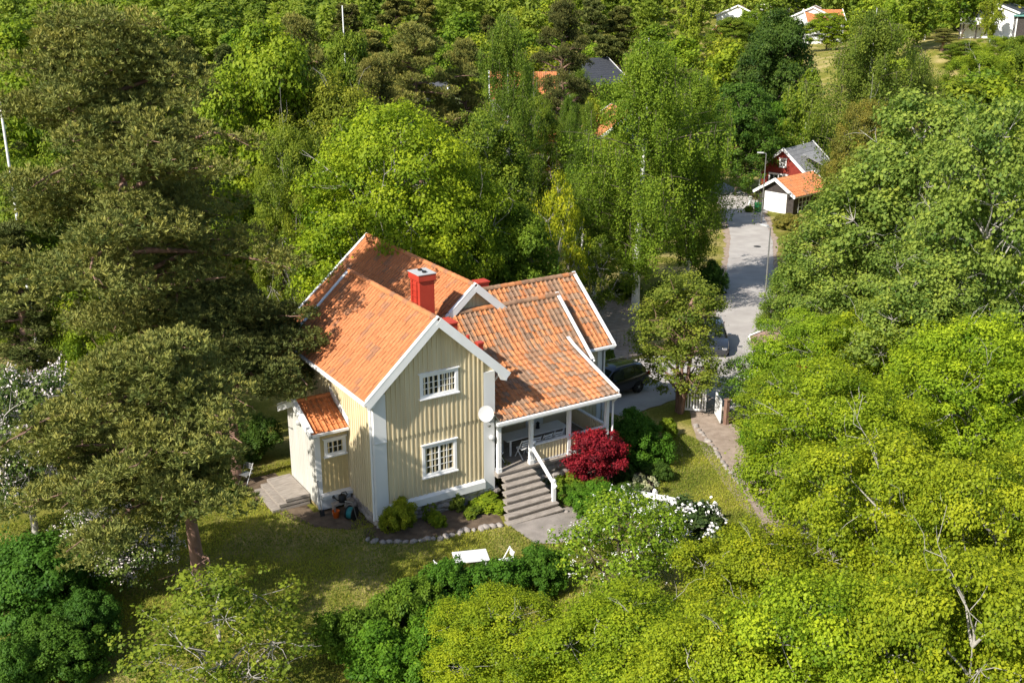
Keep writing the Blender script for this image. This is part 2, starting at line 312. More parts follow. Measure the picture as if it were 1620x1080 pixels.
# walls
m = MB(); m.prism([(0, 0, -.2), (5.2, 0, -.2), (5.2, 0, 4.98), (2.6, 0, 7.34), (0, 0, 4.98)], (0, 7.3, 0))
top = lambda x: slope_z(x)-.22
m.prism([(.47, -.002, 3.05), (4.74, -.002, 3.05), (4.74, -.002, top(4.74)), (2.6, -.002, 7.33), (.47, -.002, top(.47))], (0, -.036, 0))
k = .56
while k < 4.72:
    m.box(k-.03, k+.03, -.042, .001, .2, 3.05); m.box(k-.03, k+.03, -.080, -.03, 3.02, top(k)-.02); k += .197
k = .2
while k < 7.25: m.box(-.03, .001, k-.025, k+.025, -.1, 4.86); k += .2
m.build('wall', YEL, H)
m = MB()                                       # walls of the rear and right wings
m.prism([(3.3, 5.25, -1), (11, 5.25, -1), (11, 5.25, 3.5), (7.28, 5.25, 6.66), (3.3, 5.25, 3.4)], (0, 10.6, 0))
k = 5.9
while k < 8.7: m.box(k-.02, k+.02, 5.225, 5.252, 5.2, 6.7-.84*abs(k-7.28)-.03); k += .2
m.build('wall', YEL, H)
m = MB(); m.prism([(13.1, 3.45, -2.2), (13.1, 9.2, -2.2), (13.1, 9.2, 3.72), (13.1, 6.34, 5.95), (13.1, 3.45, 3.72)], (-4, 0, 0))
m.prism([(11.35, 2.6, -1.8), (11.35, 5.4, -1.8), (11.35, 5.4, 5.3), (11.35, 5.0, 5.5), (11.35, 2.6, 3.55)], (-6, 0, 0))
k = 11.5
while k < 13.0: m.box(k-.025, k+.025, 3.42, 3.452, -1.8, 3.6); k += .2
k = 2.8
while k < 5: m.box(11.348, 11.38, k-.025, k+.025, -1.4, 3.55+(k-2.6)*.8); k += .2
m.build('wall', YEL, H)
# corner boards, skirt
for x0, x1 in ((-.035, .47), (4.74, 5.235)):
    m = MB(); m.box(x0, x1, -.05, -.001, -.2, 3.04); m.box(x0-.004, x1+.004, -.085, -.0005, 3.04, top(max(x0, 0) if x0 < 2 else 5.2)-.05); m.box(x0-.01, x1+.01, -.10, -.001, 3.0, 3.045); m.build('corner_board', SOFT, H)
m = MB(); m.box(-.055, -.002, -.001, .26, -.2, 4.8); m.build('corner_board', WHITE, H)
m = MB(); m.box(5.202, 5.24, 0, .22, .57, 4.8); m.build('corner_board', WHITE, H)
m = MB(); m.box(12.86, 13.13, 3.40, 3.451, -2, 3.6); m.box(13.1, 13.14, 3.40, 3.65, -2, 3.6); m.build('corner_board', WHITE, H)
m = MB(); m.prism([(.475, -.038, .36), (.475, -.16, .27), (.475, -.16, -.02), (.475, -.002, -.02), (.475, -.002, .36)], (4.262, 0, 0)); m.build('skirting_board', SOFT, H)
# stone plinth
rng = np.random.default_rng(5); m = MB()
m.box(.05, 5.15, .02, 7.2, -1.0, -.02)
for row in range(3):
    x = .1
    while x < 5.1:
        r = rng.uniform(.17, .30); m.ball((x+r*.6, .06+row*.02, -.14-.22*row), r, 1.15, .62, .62, 9, 6, .16, rng); x += r*1.5
for row in range(2):
    x = 7.0
    while x < 10.8:
        r = rng.uniform(.2, .34); m.ball((x+r*.6, -.08, .1-.36*row), r, 1.2, .55, .75, 9, 6, .16, rng); x += r*1.5
for row in range(2):
    y = .3
    while y < 2.5: r = rng.uniform(.17, .26); m.ball((.06, y, -.2-.24*row), r, .6, 1.2, .7, 9, 6, .16, rng); y += r*1.5
m.box(7.0, 10.9, 0, 2.5, -1.6, .42); m.build('foundation', STONE, H)
# roofs ------------------------------------------------------------
def slab(poly, n, t):                          # deck under the tiles
    return MB().prism([tuple(Vector(p)+Vector(n)*.03*-1) for p in poly], Vector(n)*-t)
def bargeboard(parent, A, B, off=.0, h=.30, out=(0, -1, 0), cap=True, name='barge_board', d=0):
    o = Vector(out); A, B = Vector(A), Vector(B); dn = Vector((0, 0, -1))
    m = MB(); m.beam(A+dn*.1+o*d, B+dn*.1+o*d, .05, h)
    if cap: m.beam(A+Vector((0, 0, .085))-o*(.055-d), B+Vector((0, 0, .085))-o*(.055-d), .17, .035)
    m.beam(A+dn*.17-o*(.14-d), B+dn*.17-o*(.14-d), .20, .03)
    return m.build(name, WHITE, parent)
n_l = Vector((-.907, 0, 1)).normalized(); n_r = Vector((.907, 0, 1)).normalized()
ze = 4.85
rl = tiles('roof', (0, 0, 0), (0, 1, 0), [(2.6, -.43, 7.58), (-.41, -.43, ze)], 8.13, TILE, H, seed=1)
slab([(2.6, -.43, 7.58), (-.39, -.43, ze+.02), (-.39, 7.7, ze+.02), (2.6, 7.7, 7.58)], n_l, .14).build('soffit', WHITE, rl)
rr = tiles('roof', (0, 0, 0), (0, 1, 0), [(2.6, -.43, 7.58), (5.61, -.43, ze)], 8.13, TILE, H, seed=2)
slab([(2.6, -.43, 7.578), (5.59, -.43, ze+.02), (5.59, 7.7, ze+.02), (2.6, 7.7, 7.578)], n_r, .14).build('soffit', WHITE, rr)
ridge_caps((2.6, -.36, 7.60), (2.6, 7.66, 7.60), TILE, rl)
for par, sx in ((rl, -1), (rr, 1)):
    dd = .003*(sx+1)
    bargeboard(par, (2.6, -.45, 7.62), (2.6+sx*3.04, -.45, 4.86), d=dd, h=.34)
    m = MB(); e = 2.6+sx*3.02; m.prism([(e, -.42-dd, 4.92), (e-sx*.52, -.42-dd, 5.36), (e-sx*.40, -.42-dd, 4.86), (e-sx*.30, -.42-dd, 4.66), (e-sx*.02, -.42-dd, 4.56)], (0, .045, 0)); m.build('barge_tail', WHITE, par)
    bargeboard(par, (2.6, 7.72, 7.62), (2.6+sx*3.04, 7.72, 4.86), out=(0, 1, 0), d=dd)
m = MB(); m.beam((-.47, -.42, 4.80), (-.47, 7.7, 4.80), .12, .10); m.build('gutter', WHITE, H)
m = MB(); m.tube([(-.46, .1, 4.76), (-.10, .1, 4.42), (-.10, .1, -.25)], .045, 10); m.build('downpipe', WHITE, H)
m = MB(); m.beam((5.68, -.42, 4.80), (5.68, 3.9, 4.80), .12, .10); m.build('gutter', WHITE, H)
m = MB(); m.tube([(5.67, .12, 4.76), (5.30, .12, 4.42), (5.30, .12, 3.35)], .042, 10); m.build('downpipe', WHITE, H)
# rear wing
rm = tiles('roof', (0, 0, 0), (0, 1, 0), [(7.28, 4.9, 6.90), (2.9, 4.9, 3.11)], 11.3, TILE, H, seed=3)
rn = tiles('roof', (0, 0, 0), (0, 1, 0), [(7.28, 4.9, 6.90), (11.3, 4.9, 3.42)], 11.3, TILE, H, seed=4)
slab([(7.28, 4.9, 6.9), (2.92, 4.9, 3.13), (2.92, 16.2, 3.13), (7.28, 16.2, 6.9)], Vector((-.865, 0, 1)).normalized(), .14).build('soffit', WHITE, rm)
slab([(7.28, 4.9, 6.898), (11.28, 4.9, 3.44), (11.28, 16.2, 3.44), (7.28, 16.2, 6.898)], Vector((.865, 0, 1)).normalized(), .14).build('soffit', WHITE, rn)
ridge_caps((7.28, 4.95, 6.92), (7.28, 16.15, 6.92), TILE, rm)
bargeboard(rm, (7.28, 4.88, 6.94), (5.72, 4.88, 5.59), h=.32); bargeboard(rn, (7.28, 4.88, 6.94), (8.9, 4.88, 5.53), d=.004, h=.32)
bargeboard(rm, (7.28, 16.22, 6.94), (2.9, 16.22, 3.14), out=(0, 1, 0)); bargeboard(rn, (7.28, 16.22, 6.94), (11.3, 16.22, 3.45), out=(0, 1, 0), d=.004)
m = MB(); m.beam((5.75, 5.14, 5.62), (8.85, 5.14, 5.58), .16, .12); m.build('gable_base_board', WHITE, rm)
# middle wing with the porch roof sweeping out below it
rg = tiles('roof', (5.15, 0, 0), (1, 0, 0), [(0, 5.0, 5.78), (0, 2.2, 3.51)], 6.52, TILE_OLD, H, tw=.255, seed=6)
slab([(5.15, 5.0, 5.78), (5.15, 2.22, 3.53), (11.65, 2.22, 3.53), (11.65, 5.0, 5.78)], Vector((0, -.811, 1)).normalized(), .14).build('soffit', WHITE, rg)
rb = tiles('roof', (5.15, 0, 0), (1, 0, 0), [(0, 5.0, 5.76), (0, 6.0, 4.95)], 6.52, TILE_OLD, H, tw=.255, seed=61)
ridge_caps((5.9, 5.0, 5.80), (11.66, 5.0, 5.80), TILE_OLD, rg)
bargeboard(rg, (11.69, 5.04, 5.84), (11.69, 2.12, 3.47), out=(1, 0, 0), h=.26)
prof = [(0, 3.42, 4.50), (0, 3.14, 4.30), (0, 2.7, 4.08), (0, 2.1, 3.87), (0, 1.24, 3.57), (0, .3, 3.27), (0, -.62, 2.97)]
rp = tiles('roof', (5.15, 0, 0), (1, 0, 0), prof, 5.87, TILE_OLD, H, tw=.255, seed=7)
m = MB()
for a, b in zip(prof[:-1], prof[1:]): m.prism([(5.25, a[1], a[2]-.05), (5.25, b[1], b[2]-.05), (5.25, b[1], b[2]-.16), (5.25, a[1], a[2]-.16)], (5.74, 0, 0))
m.build('soffit', SOFT, rp)
m = MB()
for a, b in zip(prof[1:-1], prof[2:]):
    m.prism([(11.0, a[1], a[2]+.10), (11.0, b[1], b[2]+.10), (11.0, b[1], b[2]-.2), (11.0, a[1], a[2]-.2)], (.05, 0, 0)); m.prism([(10.9, a[1], a[2]+.137), (10.9, b[1], b[2]+.137), (10.9, b[1], b[2]+.103), (10.9, a[1], a[2]+.103)], (.16, 0, 0))
m.build('barge_board', WHITE, rp)
m = MB(); m.beam((4.98, -.69, 2.90), (11.05, -.69, 2.90), .13, .11); m.build('gutter', WHITE, H)
m = MB(); m.tube([(10.98, -.66, 2.86), (10.98, -.30, 2.5), (10.98, -.30, -1.0)], .045, 10); m.build('downpipe', WHITE, H)
m = MB(); m.box(5.24, 10.95, -.28, -.12, 2.56, 2.84); m.box(5.24, 10.95, -.60, -.56, 2.72, 2.90); m.build('porch_beam', WHITE, H)
# right wing
rw = tiles('roof', (8.2, 0, 0), (1, 0, 0), [(0, 6.34, 6.19), (0, 3.08, 3.63)], 5.3, TILE_OLD, H, tw=.25, seed=8)
slab([(8.2, 6.34, 6.19), (8.2, 3.1, 3.65), (13.48, 3.1, 3.65), (13.48, 6.34, 6.19)], Vector((0, -.785, 1)).normalized(), .14).build('soffit', WHITE, rw)
rx = tiles('roof', (8.2, 0, 0), (1, 0, 0), [(0, 6.34, 6.19), (0, 9.6, 3.63)], 5.3, TILE_OLD, H, tw=.25, seed=9)
slab([(8.2, 6.34, 6.188), (8.2, 9.58, 3.65), (13.48, 9.58, 3.65), (13.48, 6.34, 6.188)], Vector((0, .785, 1)).normalized(), .14).build('soffit', WHITE, rx)
ridge_caps((8.2, 6.34, 6.21), (13.5, 6.34, 6.21), TILE_OLD, rw)
bargeboard(rw, (13.53, 6.36, 6.25), (13.53, 3.0, 3.60), out=(1, 0, 0), h=.28); bargeboard(rx, (13.53, 6.32, 6.25), (13.53, 9.7, 3.6), out=(1, 0, 0), h=.28, d=.004)
m = MB(); m.beam((11.75, 3.0, 3.58), (13.5, 3.0, 3.58), .12, .10); m.build('gutter', WHITE, H)
m = MB(); m.tube([(13.3, 3.02, 3.54), (13.2, 3.36, 3.3), (13.2, 3.36, -1.9)], .045, 10); m.build('downpipe', WHITE, H)
# chimney, vents, hatch
cx, cy, cz = 1.06, 2.14, -.55                 # stands in the valley between the two ridges
m = MB(); m.box(3.34+cx, 4.04+cx, 2.46+cy, 3.32+cy, 4.6, 8.28+cz); m.box(3.28+cx, 4.10+cx, 2.40+cy, 3.38+cy, 8.12+cz, 8.40+cz)
ch = m.build('chimney', REDM, H, bevel=.012)
m = MB(); m.box(3.26+cx, 4.12+cx, 2.38+cy, 3.40+cy, 8.40+cz, 8.43+cz); m.build('cap', DISHM, ch)
for y in (2.68, 3.08): MB().cyl((3.69+cx, y+cy, 8.45+cz), (3.69+cx, y+cy, 8.50+cz), .10, .10, 12).build('flue', BLACK, ch)
m = MB()
for y in (2.66, 3.08): m.beam((3.29+cx, y+cy, 6.7+cz), (3.29+cx, y+cy, 8.05+cz), .03, .03, (1, 0, 0)); m.beam((3.29+cx, y+cy, 8.05+cz), (3.34+cx, y+cy, 8.08+cz), .03, .03)
for k in range(5): m.beam((3.288+cx, 2.66+cy, 6.9+.26*k+cz), (3.288+cx, 3.08+cy, 6.9+.26*k+cz), .025, .025)
m.build('ladder', REDM, ch)
m = MB(); m.cyl((5.05, 1.7, 5.2), (5.05, 1.7, 5.95), .075); m.build('vent_pipe', REDM, H)
m = MB(); m.box(5.28, 5.50, 1.25, 1.47, 4.9, 5.62); m.box(5.25, 5.53, 1.22, 1.50, 5.62, 5.70); m.build('vent_pipe', REDM, H)
m = MB(); m.box(4.2, 4.75, 2.0, 2.8, 5.2, 6.42); m.box(4.17, 4.78, 1.97, 2.83, 6.42, 6.47); m.build('roof_hatch', REDM, H)
m = MB(); m.box(8.4, 8.95, 6.6, 7.1, 5.4, 6.42); m.box(8.36, 8.99, 6.56, 7.14, 6.42, 6.48); m.build('chimney', REDM, H)
m = MB(); m.prism([(4.2, 3.4, 5.96), (5.25, 3.4, 5.02), (5.25, 5.1, 5.02), (4.2, 5.1, 5.96)], (.02, 0, .05)); m.build('valley_flashing', BLACK, H)
# windows
window(H, (1.92, -.04, 4.44), (1, 0, 0), (0, -1, 0), 1.66, .98, 2, 3, 3, WHITE)
window(H, (1.96, -.002, 1.12), (1, 0, 0), (0, -1, 0), 1.52, 1.34, 2, 2, 4, WHITE)
# annex on the left
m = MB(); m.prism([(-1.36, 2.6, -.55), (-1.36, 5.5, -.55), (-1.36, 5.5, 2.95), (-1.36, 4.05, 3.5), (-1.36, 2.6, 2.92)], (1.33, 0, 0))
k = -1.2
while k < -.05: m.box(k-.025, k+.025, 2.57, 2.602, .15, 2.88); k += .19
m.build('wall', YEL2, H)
m = MB()
for k in range(15): m.box(-1.385, -1.358, 2.62+k*.192, 2.80+k*.192, -.4, 2.9+(.40*min(k*.192, 2.9-k*.192) if k else 0)*.9)
m.build('gable_boarding', mat('shade_toned_boarding', (.46, .44, .39), (.56, .54, .48), 2, .6, stretch=(1, 1, .2)), H)  # white boards with the pine's shade put into their colour
m = MB(); m.box(-1.40, -1.18, 2.55, 2.601, -.5, 2.86); m.build('corner_board', WHITE, H)
m = MB(); m.box(-1.3, 0, 2.25, 2.6, .02, .14); m.box(-1.3, -.05, 2.45, 2.6, -.5, .02); m.build('plinth_ledge', SOFT, H)
window(H, (-1.02, 2.598, 1.72), (1, 0, 0), (0, -1, 0), .92, .72, 1, 3, 2, WHITE, .10)
ra = tiles('roof', (-1.62, 0, 0), (1, 0, 0), [(0, 4.05, 3.66), (0, 2.32, 2.86)], 1.56, TILE_NEW, H, tw=.22, seed=11)
MB().prism([(-1.6, 4.05, 3.61), (-1.6, 2.34, 2.82), (-1.6, 2.34, 2.72), (-1.6, 4.05, 3.51)], (1.57, 0, 0)).build('soffit', WHITE, ra)
ra2 = tiles('roof', (-1.62, 0, 0), (1, 0, 0), [(0, 4.05, 3.66), (0, 5.75, 2.86)], 1.56, TILE_NEW, H, tw=.22, seed=12)
MB().prism([(-1.6, 4.052, 3.61), (-1.6, 5.74, 2.82), (-1.6, 5.74, 2.72), (-1.6, 4.052, 3.51)], (1.57, 0, 0)).build('soffit', WHITE, ra2)
ridge_caps((-1.6, 4.05, 3.67), (-.06, 4.05, 3.67), TILE_NEW, ra, .11)
bargeboard(ra, (-1.66, 4.06, 3.71), (-1.66, 2.26, 2.88), out=(-1, 0, 0), h=.24); bargeboard(ra2, (-1.66, 4.04, 3.71), (-1.66, 5.82, 2.88), out=(-1, 0, 0), h=.24, d=.004)
m = MB(); m.prism([(-.033, 4.1, 3.75), (-.033, 2.3, 2.93), (-.033, 2.3, 3.22), (-.033, 4.1, 4.04)], (-.02, 0, 0)); m.build('flashing', WHITE, H)
m = MB(); m.beam((-1.6, 2.27, 2.82), (-.06, 2.27, 2.82), .09, .09); m.build('gutter', WHITE, H)
m = MB(); m.ball((-1.45, 4.05, 2.75), .13, 1, 1, 1); m.build('wall_lamp', DISHM, H, True)
# porch
m = MB()
for k in range(24): m.box(5.22, 10.95, -.36+k*.123, -.36+k*.123+.117, .49, .57)
m.box(5.22, 10.95, -.32, 2.5, .36, .487); fl = m.build('porch_floor', GREYW, H)
for x in (5.34, 6.88, 8.76, 10.73):
    m = MB(); m.box(x-.075, x+.075, -.28, -.13, .57, 2.56); m.box(x-.095, x+.095, -.30, -.11, .57, .75); m.build('porch_column', WHITE, H)
def railing(a, b):
    a, b = Vector(a), Vector(b); d = (b-a).normalized(); s = Vector((-d.y, d.x, 0))
    m = MB(); m.beam(a+Vector((0, 0, .42)), b+Vector((0, 0, .42)), .03, .68)
    n = int((b-a).length/.15)
    for k in range(n):
        for e in (-.028, .028): c = a+d*((k+.5)*(b-a).length/n)+s*e; m.beam(c+Vector((0, 0, .09)), c+Vector((0, 0, .75)), .045, .028, d)
    o = m.build('railing_panel', YEL, H)
    m = MB(); m.beam(a+Vector((0, 0, .82)), b+Vector((0, 0, .82)), .14, .06); m.beam(a+Vector((0, 0, .05)), b+Vector((0, 0, .05)), .07, .06); m.build('top_rail', WHITE, o)
railing((6.96, -.2, .57), (8.68, -.2, .57)); railing((8.84, -.2, .57), (10.65, -.2, .57)); railing((10.8, -.12, .57), (10.8, 2.5, .57))
m = MB(); m.box(8.4, 9.3, 2.55, 2.598, .58, 2.6); m.build('door', WHITE, H)
# stairs
m = MB()
for k in range(7):
    z = .57-.167*(k+1); y0 = -.36-.29*k
    m.box(5.35-.15*k, 6.86+.03*k, y0-.31, y0+.02, z-.05, z); m.box(5.38-.15*k, 6.84+.03*k, y0-.27, y0, z-.167-(.3 if k > 4 else 0), z-.052)
st = m.build('stairs', GREYW, H)
m = MB(); m.beam((6.92, -.16, 1.36), (6.92, -2.02, .22), .07, .15); m.build('handrail', WHITE, st)
m = MB(); m.box(6.85, 6.99, -1.92, -1.78, -.6, .46); m.ball((6.92, -1.85, .48), .09, 1, 1, .8); m.build('newel_post', WHITE, st)
m = MB(); m.box(6.99, 7.06, -.27, -.15, .5, 1.5); m.ball((7.02, -.21, 1.52), .1, 1, 1, .8); m.build('newel_post', WHITE, st)
# dish
m = MB(); V = [(0, 0, 0)]; F = []
for j in range(1, 7):
    for i in range(24): r = .31*j/6; a = 2*math.pi*i/24; V.append((r*math.cos(a), .55*r*r, r*1.05*math.sin(a)))
for i in range(24):
    F.append((0, 1+i, 1+(i+1) % 24))
    for j in range(5): a = 1+j*24; F.append((a+i, a+24+i, a+24+(i+1) % 24, a+(i+1) % 24))
m.add(V, F); m.add([(x, y+.012, z) for x, y, z in V], [f[::-1] for f in F]); dish = m.build('satellite_dish', DISHM, H, True)
dish.location = (4.64, -.42, 3.36); dish.rotation_euler = (R(24), 0, R(140))
m = MB(); m.beam((4.95, -.03, 3.0), (4.66, -.40, 3.22), .05, .05); m.box(4.85, 5.05, -.10, -.03, 2.9, 3.1)
br = m.build('dish_bracket', GALV, H)
m = MB(); m.tube([(4.66, -.42, 3.1), (4.5, -.85, 3.05)], .015, 6); m.box(4.45, 4.55, -.93, -.83, 3.0, 3.1); m.build('receiver', GALV, br)
m = MB(); m.ball((5.05, -.16, 2.15), .13, 1, 1, 1, 14, 10); m.cyl((5.05, -.05, 2.15), (5.05, -.12, 2.15), .05); m.build('wall_lamp', DISHM, H, True)
# ------------------------------------------------------------------ porch furniture
t = thing('dining_table', 'long pale wooden table standing on the roofed porch', 'table', (7.9, 1.2, .57))
m = MB()
for k in range(5): m.box(-1.55, 1.55, -.42+k*.17, -.42+k*.17+.162, .70, .735)
m.build('table_top', SOFT, t)
for sx in (-1.35, 1.35):
    for sy in (-.33, .33): MB().box(sx-.035, sx+.035, sy-.035, sy+.035, 0, .698).build('leg', SOFT, t)
def folding_chair(name, label, loc, rz, m_=WHITE, group=None):
    t = thing(name, label, 'chair', loc, rz, group)
    m = MB()
    for k in range(5): m.box(-.2, .2, -.2+k*.085, -.2+k*.085+.07, .43, .45)
    m.build('seat', m_, t)
    m = MB()
    for z in (.62, .72, .82): m.box(-.2, .2, .235, .255, z-.03, z+.03)
    m.build('backrest', m_, t)
    for s in (-.215, .215):
        MB().beam((s, -.25, 0), (s, .26, .88), .03, .03, (1, 0, 0)).build('leg', m_, t); MB().beam((s*.9, .3, 0), (s*.9, -.2, .43), .03, .03, (1, 0, 0)).build('leg', m_, t)
    return t
g = 'folding chairs at the porch table'
folding_chair('folding_chair', 'white folding chair nearest the stairs at the left end of the porch table', (5.85, .75, .57), R(75), group=g)
for k, (x, n) in enumerate(((6.95, 'at the porch table just right of the stair column'), (7.5, 'second from the stair column along the front of the porch table'), (8.05, 'third from the stair column along the front of the porch table'), (8.6, 'nearest the middle porch column at the front of the table'))):
    folding_chair('folding_chair', 'white folding chair '+n, (x, .52, .57), math.pi+R((3, -6, 5, -2)[k]), group=g)
def add_lathe(name, label, cat, loc, prof, m, n=16):
    v = []; f = []
    for r, z in prof: v += [(r*math.cos(2*math.pi*i/n), r*math.sin(2*math.pi*i/n), z) for i in range(n)]
    for j in range(len(prof)-1): f += [(j*n+i, j*n+(i+1) % n, (j+1)*n+(i+1) % n, (j+1)*n+i) for i in range(n)]
    f += [tuple(range(n-1, -1, -1)), tuple((len(prof)-1)*n+i for i in range(n))]
    o = MB().add(v, f).build(name, m, None, True); o.location = loc; return tag(o, label, cat)
add_lathe('candle_lantern', 'small dark lantern on the porch table', 'lantern', (8.2, 1.3, 1.306), [(.09, 0), (.09, .04), (.07, .05), (.07, .22), (.09, .24), (.03, .30)], BLACK)
# ------------------------------------------------------------------ things round the house
t = thing('garden_bench', 'low grey bench with pots against the small annex window wall', 'bench', (-.62, 1.95, -.6))
MB().box(-.45, .45, -.15, .15, .48, .52).build('seat', GREYW, t)
for s in (-.38, .38): MB().box(s-.03, s+.03, -.13, .13, 0, .48).build('leg', GREYW, t)
t = thing('watering_can', 'black watering can on the bench by the annex wall', 'watering can', (-.62, 1.95, -.08), R(200))
add_lathe('body', None, None, (0, 0, 0), [(.15, 0), (.16, .05), (.15, .27), (.08, .30)], BLACK).parent = t
MB().tube([(.14, 0, .08), (.30, 0, .2), (.42, 0, .34)], .022).cyl((.40, 0, .32), (.46, 0, .39), .03, .07).build('spout', BLACK, t)
MB().tube([(-.14, 0, .08), (-.27, 0, .2), (-.2, 0, .36), (0, 0, .40), (.1, 0, .29)], .018).build('handle', BLACK, t)
t = thing('hose_reel', 'teal garden hose reel leaning by the left corner of the house', 'hose reel', (-.55, 1.25, -.59), R(35))
MB().cyl((0, -.12, .3), (0, .12, .3), .23, .23, 20).build('hose', TEAL, t)
for s in (-.14, .14): MB().cyl((0, s-.015, .3), (0, s+.015, .3), .28, .28, 20).build('side_wheel', BLACK, t)
MB().tube([(.1, -.17, 0), (.0, -.17, .3), (-.15, -.17, .85), (-.15, .17, .85), (0, .17, .3), (.1, .17, 0)], .018).build('handle', GALV, t)
add_lathe('bucket', 'orange bucket on the ground in front of the annex', 'bucket', (-1.0, 1.75, -.585), [(.11, 0), (.15, .28), (.165, .30), (.13, .29), (.10, .04)], ORANGE)
add_lathe('plant_pot', 'large dark round pot beside the hose reel', 'pot', (-.25, 2.0, -.585), [(.18, 0), (.27, .18), (.27, .34), (.22, .42), (.19, .38), (.17, .1)], STONE)
t = thing('garden_spade', 'spade with a long wooden shaft leaning on the annex corner board', 'spade', (-1.42, 2.30, -.6))
MB().tube([(0, -.12, .2), (0, .22, 1.35)], .018).build('shaft', GREYW, t); MB().prism([(-.09, -.20, 0), (.09, -.20, 0), (.10, -.12, .26), (-.10, -.12, .26)], (0, .012, 0)).build('blade', BLACK, t)
MB().tube([(-.07, .22, 1.36), (.07, .22, 1.36)], .016).build('grip', BLACK, t)
t = thing('wooden_steps', 'weathered grey timber steps beside the annex door', 'steps', (-2.15, 4.4, -.6))
for k in range(3):
    MB().box(-.85+.28*k, .72, -1.0, 1.2, .17*k, .17*k+.12).build('tread', GREYW, t)
folding_chair('garden_chair', 'pale metal garden chair in the shade left of the annex', flat((-3.0, 6.6)), R(-60), GALV)
g = 'stones edging the flower bed'
rng = np.random.default_rng(8); bp = np.array([(-.7, -.5), (-.3, -1.0), (.6, -1.55), (1.6, -1.9), (3, -2.0), (4.3, -2.25)]); sl = np.r_[0, np.cumsum(np.linalg.norm(np.diff(bp, axis=0), axis=1))]
proto = None; s = .1
protos = []
for k in range(5):
    protos.append(MB().ball((0, 0, 0), .17, 1.15, .8, .75, 10, 7, .18, rng).build('edging_stone', STONE, None, True))
i = 0
def edging(pts, label, group, step=(.22, .34)):
    global i
    b = np.array([p[:2] for p in pts], float); sl = np.r_[0, np.cumsum(np.linalg.norm(np.diff(b, axis=0), axis=1))]; s = .1
    while s < sl[-1]:
        o = protos[i] if i < 5 else protos[i % 5].copy()
        if i >= 5: col.objects.link(o)
        i += 1; x, y = np.interp(s, sl, b[:, 0])+rng.normal(0, .03), np.interp(s, sl, b[:, 1])+rng.normal(0, .03); sc = rng.uniform(.65, 1.1)
        o.location = (x, y, float(zt(x, y))+.03*sc); o.rotation_euler = (0, 0, rng.uniform(0, 6)); o.scale = (sc, sc, sc*rng.uniform(.8, 1.1))
        tag(o, label, 'stone', group); s += rng.uniform(*step)
edging(bp, 'rounded grey stone in the curved edging of the bed below the front windows', 'stones edging the flower bed')
edging([gp(1098, 672), gp(1125, 705), gp(1150, 745), gp(1172, 770)], 'low stone along the left edge of the gravel path from the gate', 'stones edging the gravel path', (.3, .6))
edging([(7.1, -2.35), (7.6, -2.75), (8.2, -3.0)], 'stone beside the foot of the porch stairs edging the shrub bed', 'stones by the stair foot', (.3, .42))
# garden table and chairs in the shade
p = flat(gp(745, 908))
t = thing('garden_table', 'white slatted garden table half hidden by the hedge on the lawn', 'table', p, R(-20))
m = MB()
for k in range(6): m.box(-.62, .62, -.40+k*.135, -.40+k*.135+.12, .68, .71)
m.build('table_top', SOFT, t)
for sx in (-.5, .5):
    for sy in (-.3, .3): MB().box(sx-.03, sx+.03, sy-.03, sy+.03, 0, .68).build('leg', WHITE, t)
g = 'white chairs by the garden table'
folding_chair('garden_chair', 'white garden chair on the lawn left of the slatted table', flat(gp(702, 922)), R(95), group=g)
folding_chair('garden_chair', 'white garden chair on the lawn right of the slatted table', flat(gp(800, 905)), R(-100), group=g)
# white garden fence: rail and posts
a, b = flat(gp(990, 797)), flat(gp(1134, 828))
t = thing('garden_fence', 'low white board fence with pointed posts behind the white rhododendron', 'fence', a)
d = Vector(b-a)
MB().beam((0, 0, .62), d+Vector((0, 0, .62)), .05, .22).build('rail', WHITE, t); 
for k in (.02, .32, .97):
    c = d*k; m = MB(); m.box(c.x-.07, c.x+.07, c.y-.07, c.y+.07, c.z-.1, c.z+.86); m.prism([(c.x-.07, c.y-.07, c.z+.86), (c.x+.07, c.y-.07, c.z+.86), (c.x, c.y-.07, c.z+.95)], (0, .14, 0)); m.build('post', WHITE, t)
# gate: two open leaves
def gate_leaf(p, rz, label):
    t = thing('gate_leaf', label, 'gate', p, rz, 'leaves of the white garden gate')
    m = MB(); m.box(0, 1.25, -.03, .03, .12, .22); m.box(0, 1.25, -.03, .03, 1.12, 1.22); m.box(0, .09, -.032, .032, .1, 1.3); m.box(1.16, 1.25, -.032, .032, .1, 1.3); m.build('frame', WHITE, t)
    m = MB()
    for k in range(7): m.box(.12+k*.15, .12+k*.15+.085, -.045, -.03, .15, 1.3)
    m.build('picket_panel', WHITE, t)
gate_leaf(flat(gp(1078, 652)), R(-40), 'open white picket gate leaf left of the gravel path, beside the thick trunk')
gate_leaf(flat(gp(1139, 672)), R(60), 'open white picket gate leaf right of the gravel path, beside the brown post')
p = flat(gp(1148, 672)); o = MB().box(-.1, .1, -.1, .1, -.2, 1.35).box(-.13, .13, -.13, .13, 1.35, 1.41).build('gate_post', PBARK); o.location = p; tag(o, 'reddish brown wooden post beside the right gate leaf', 'post')
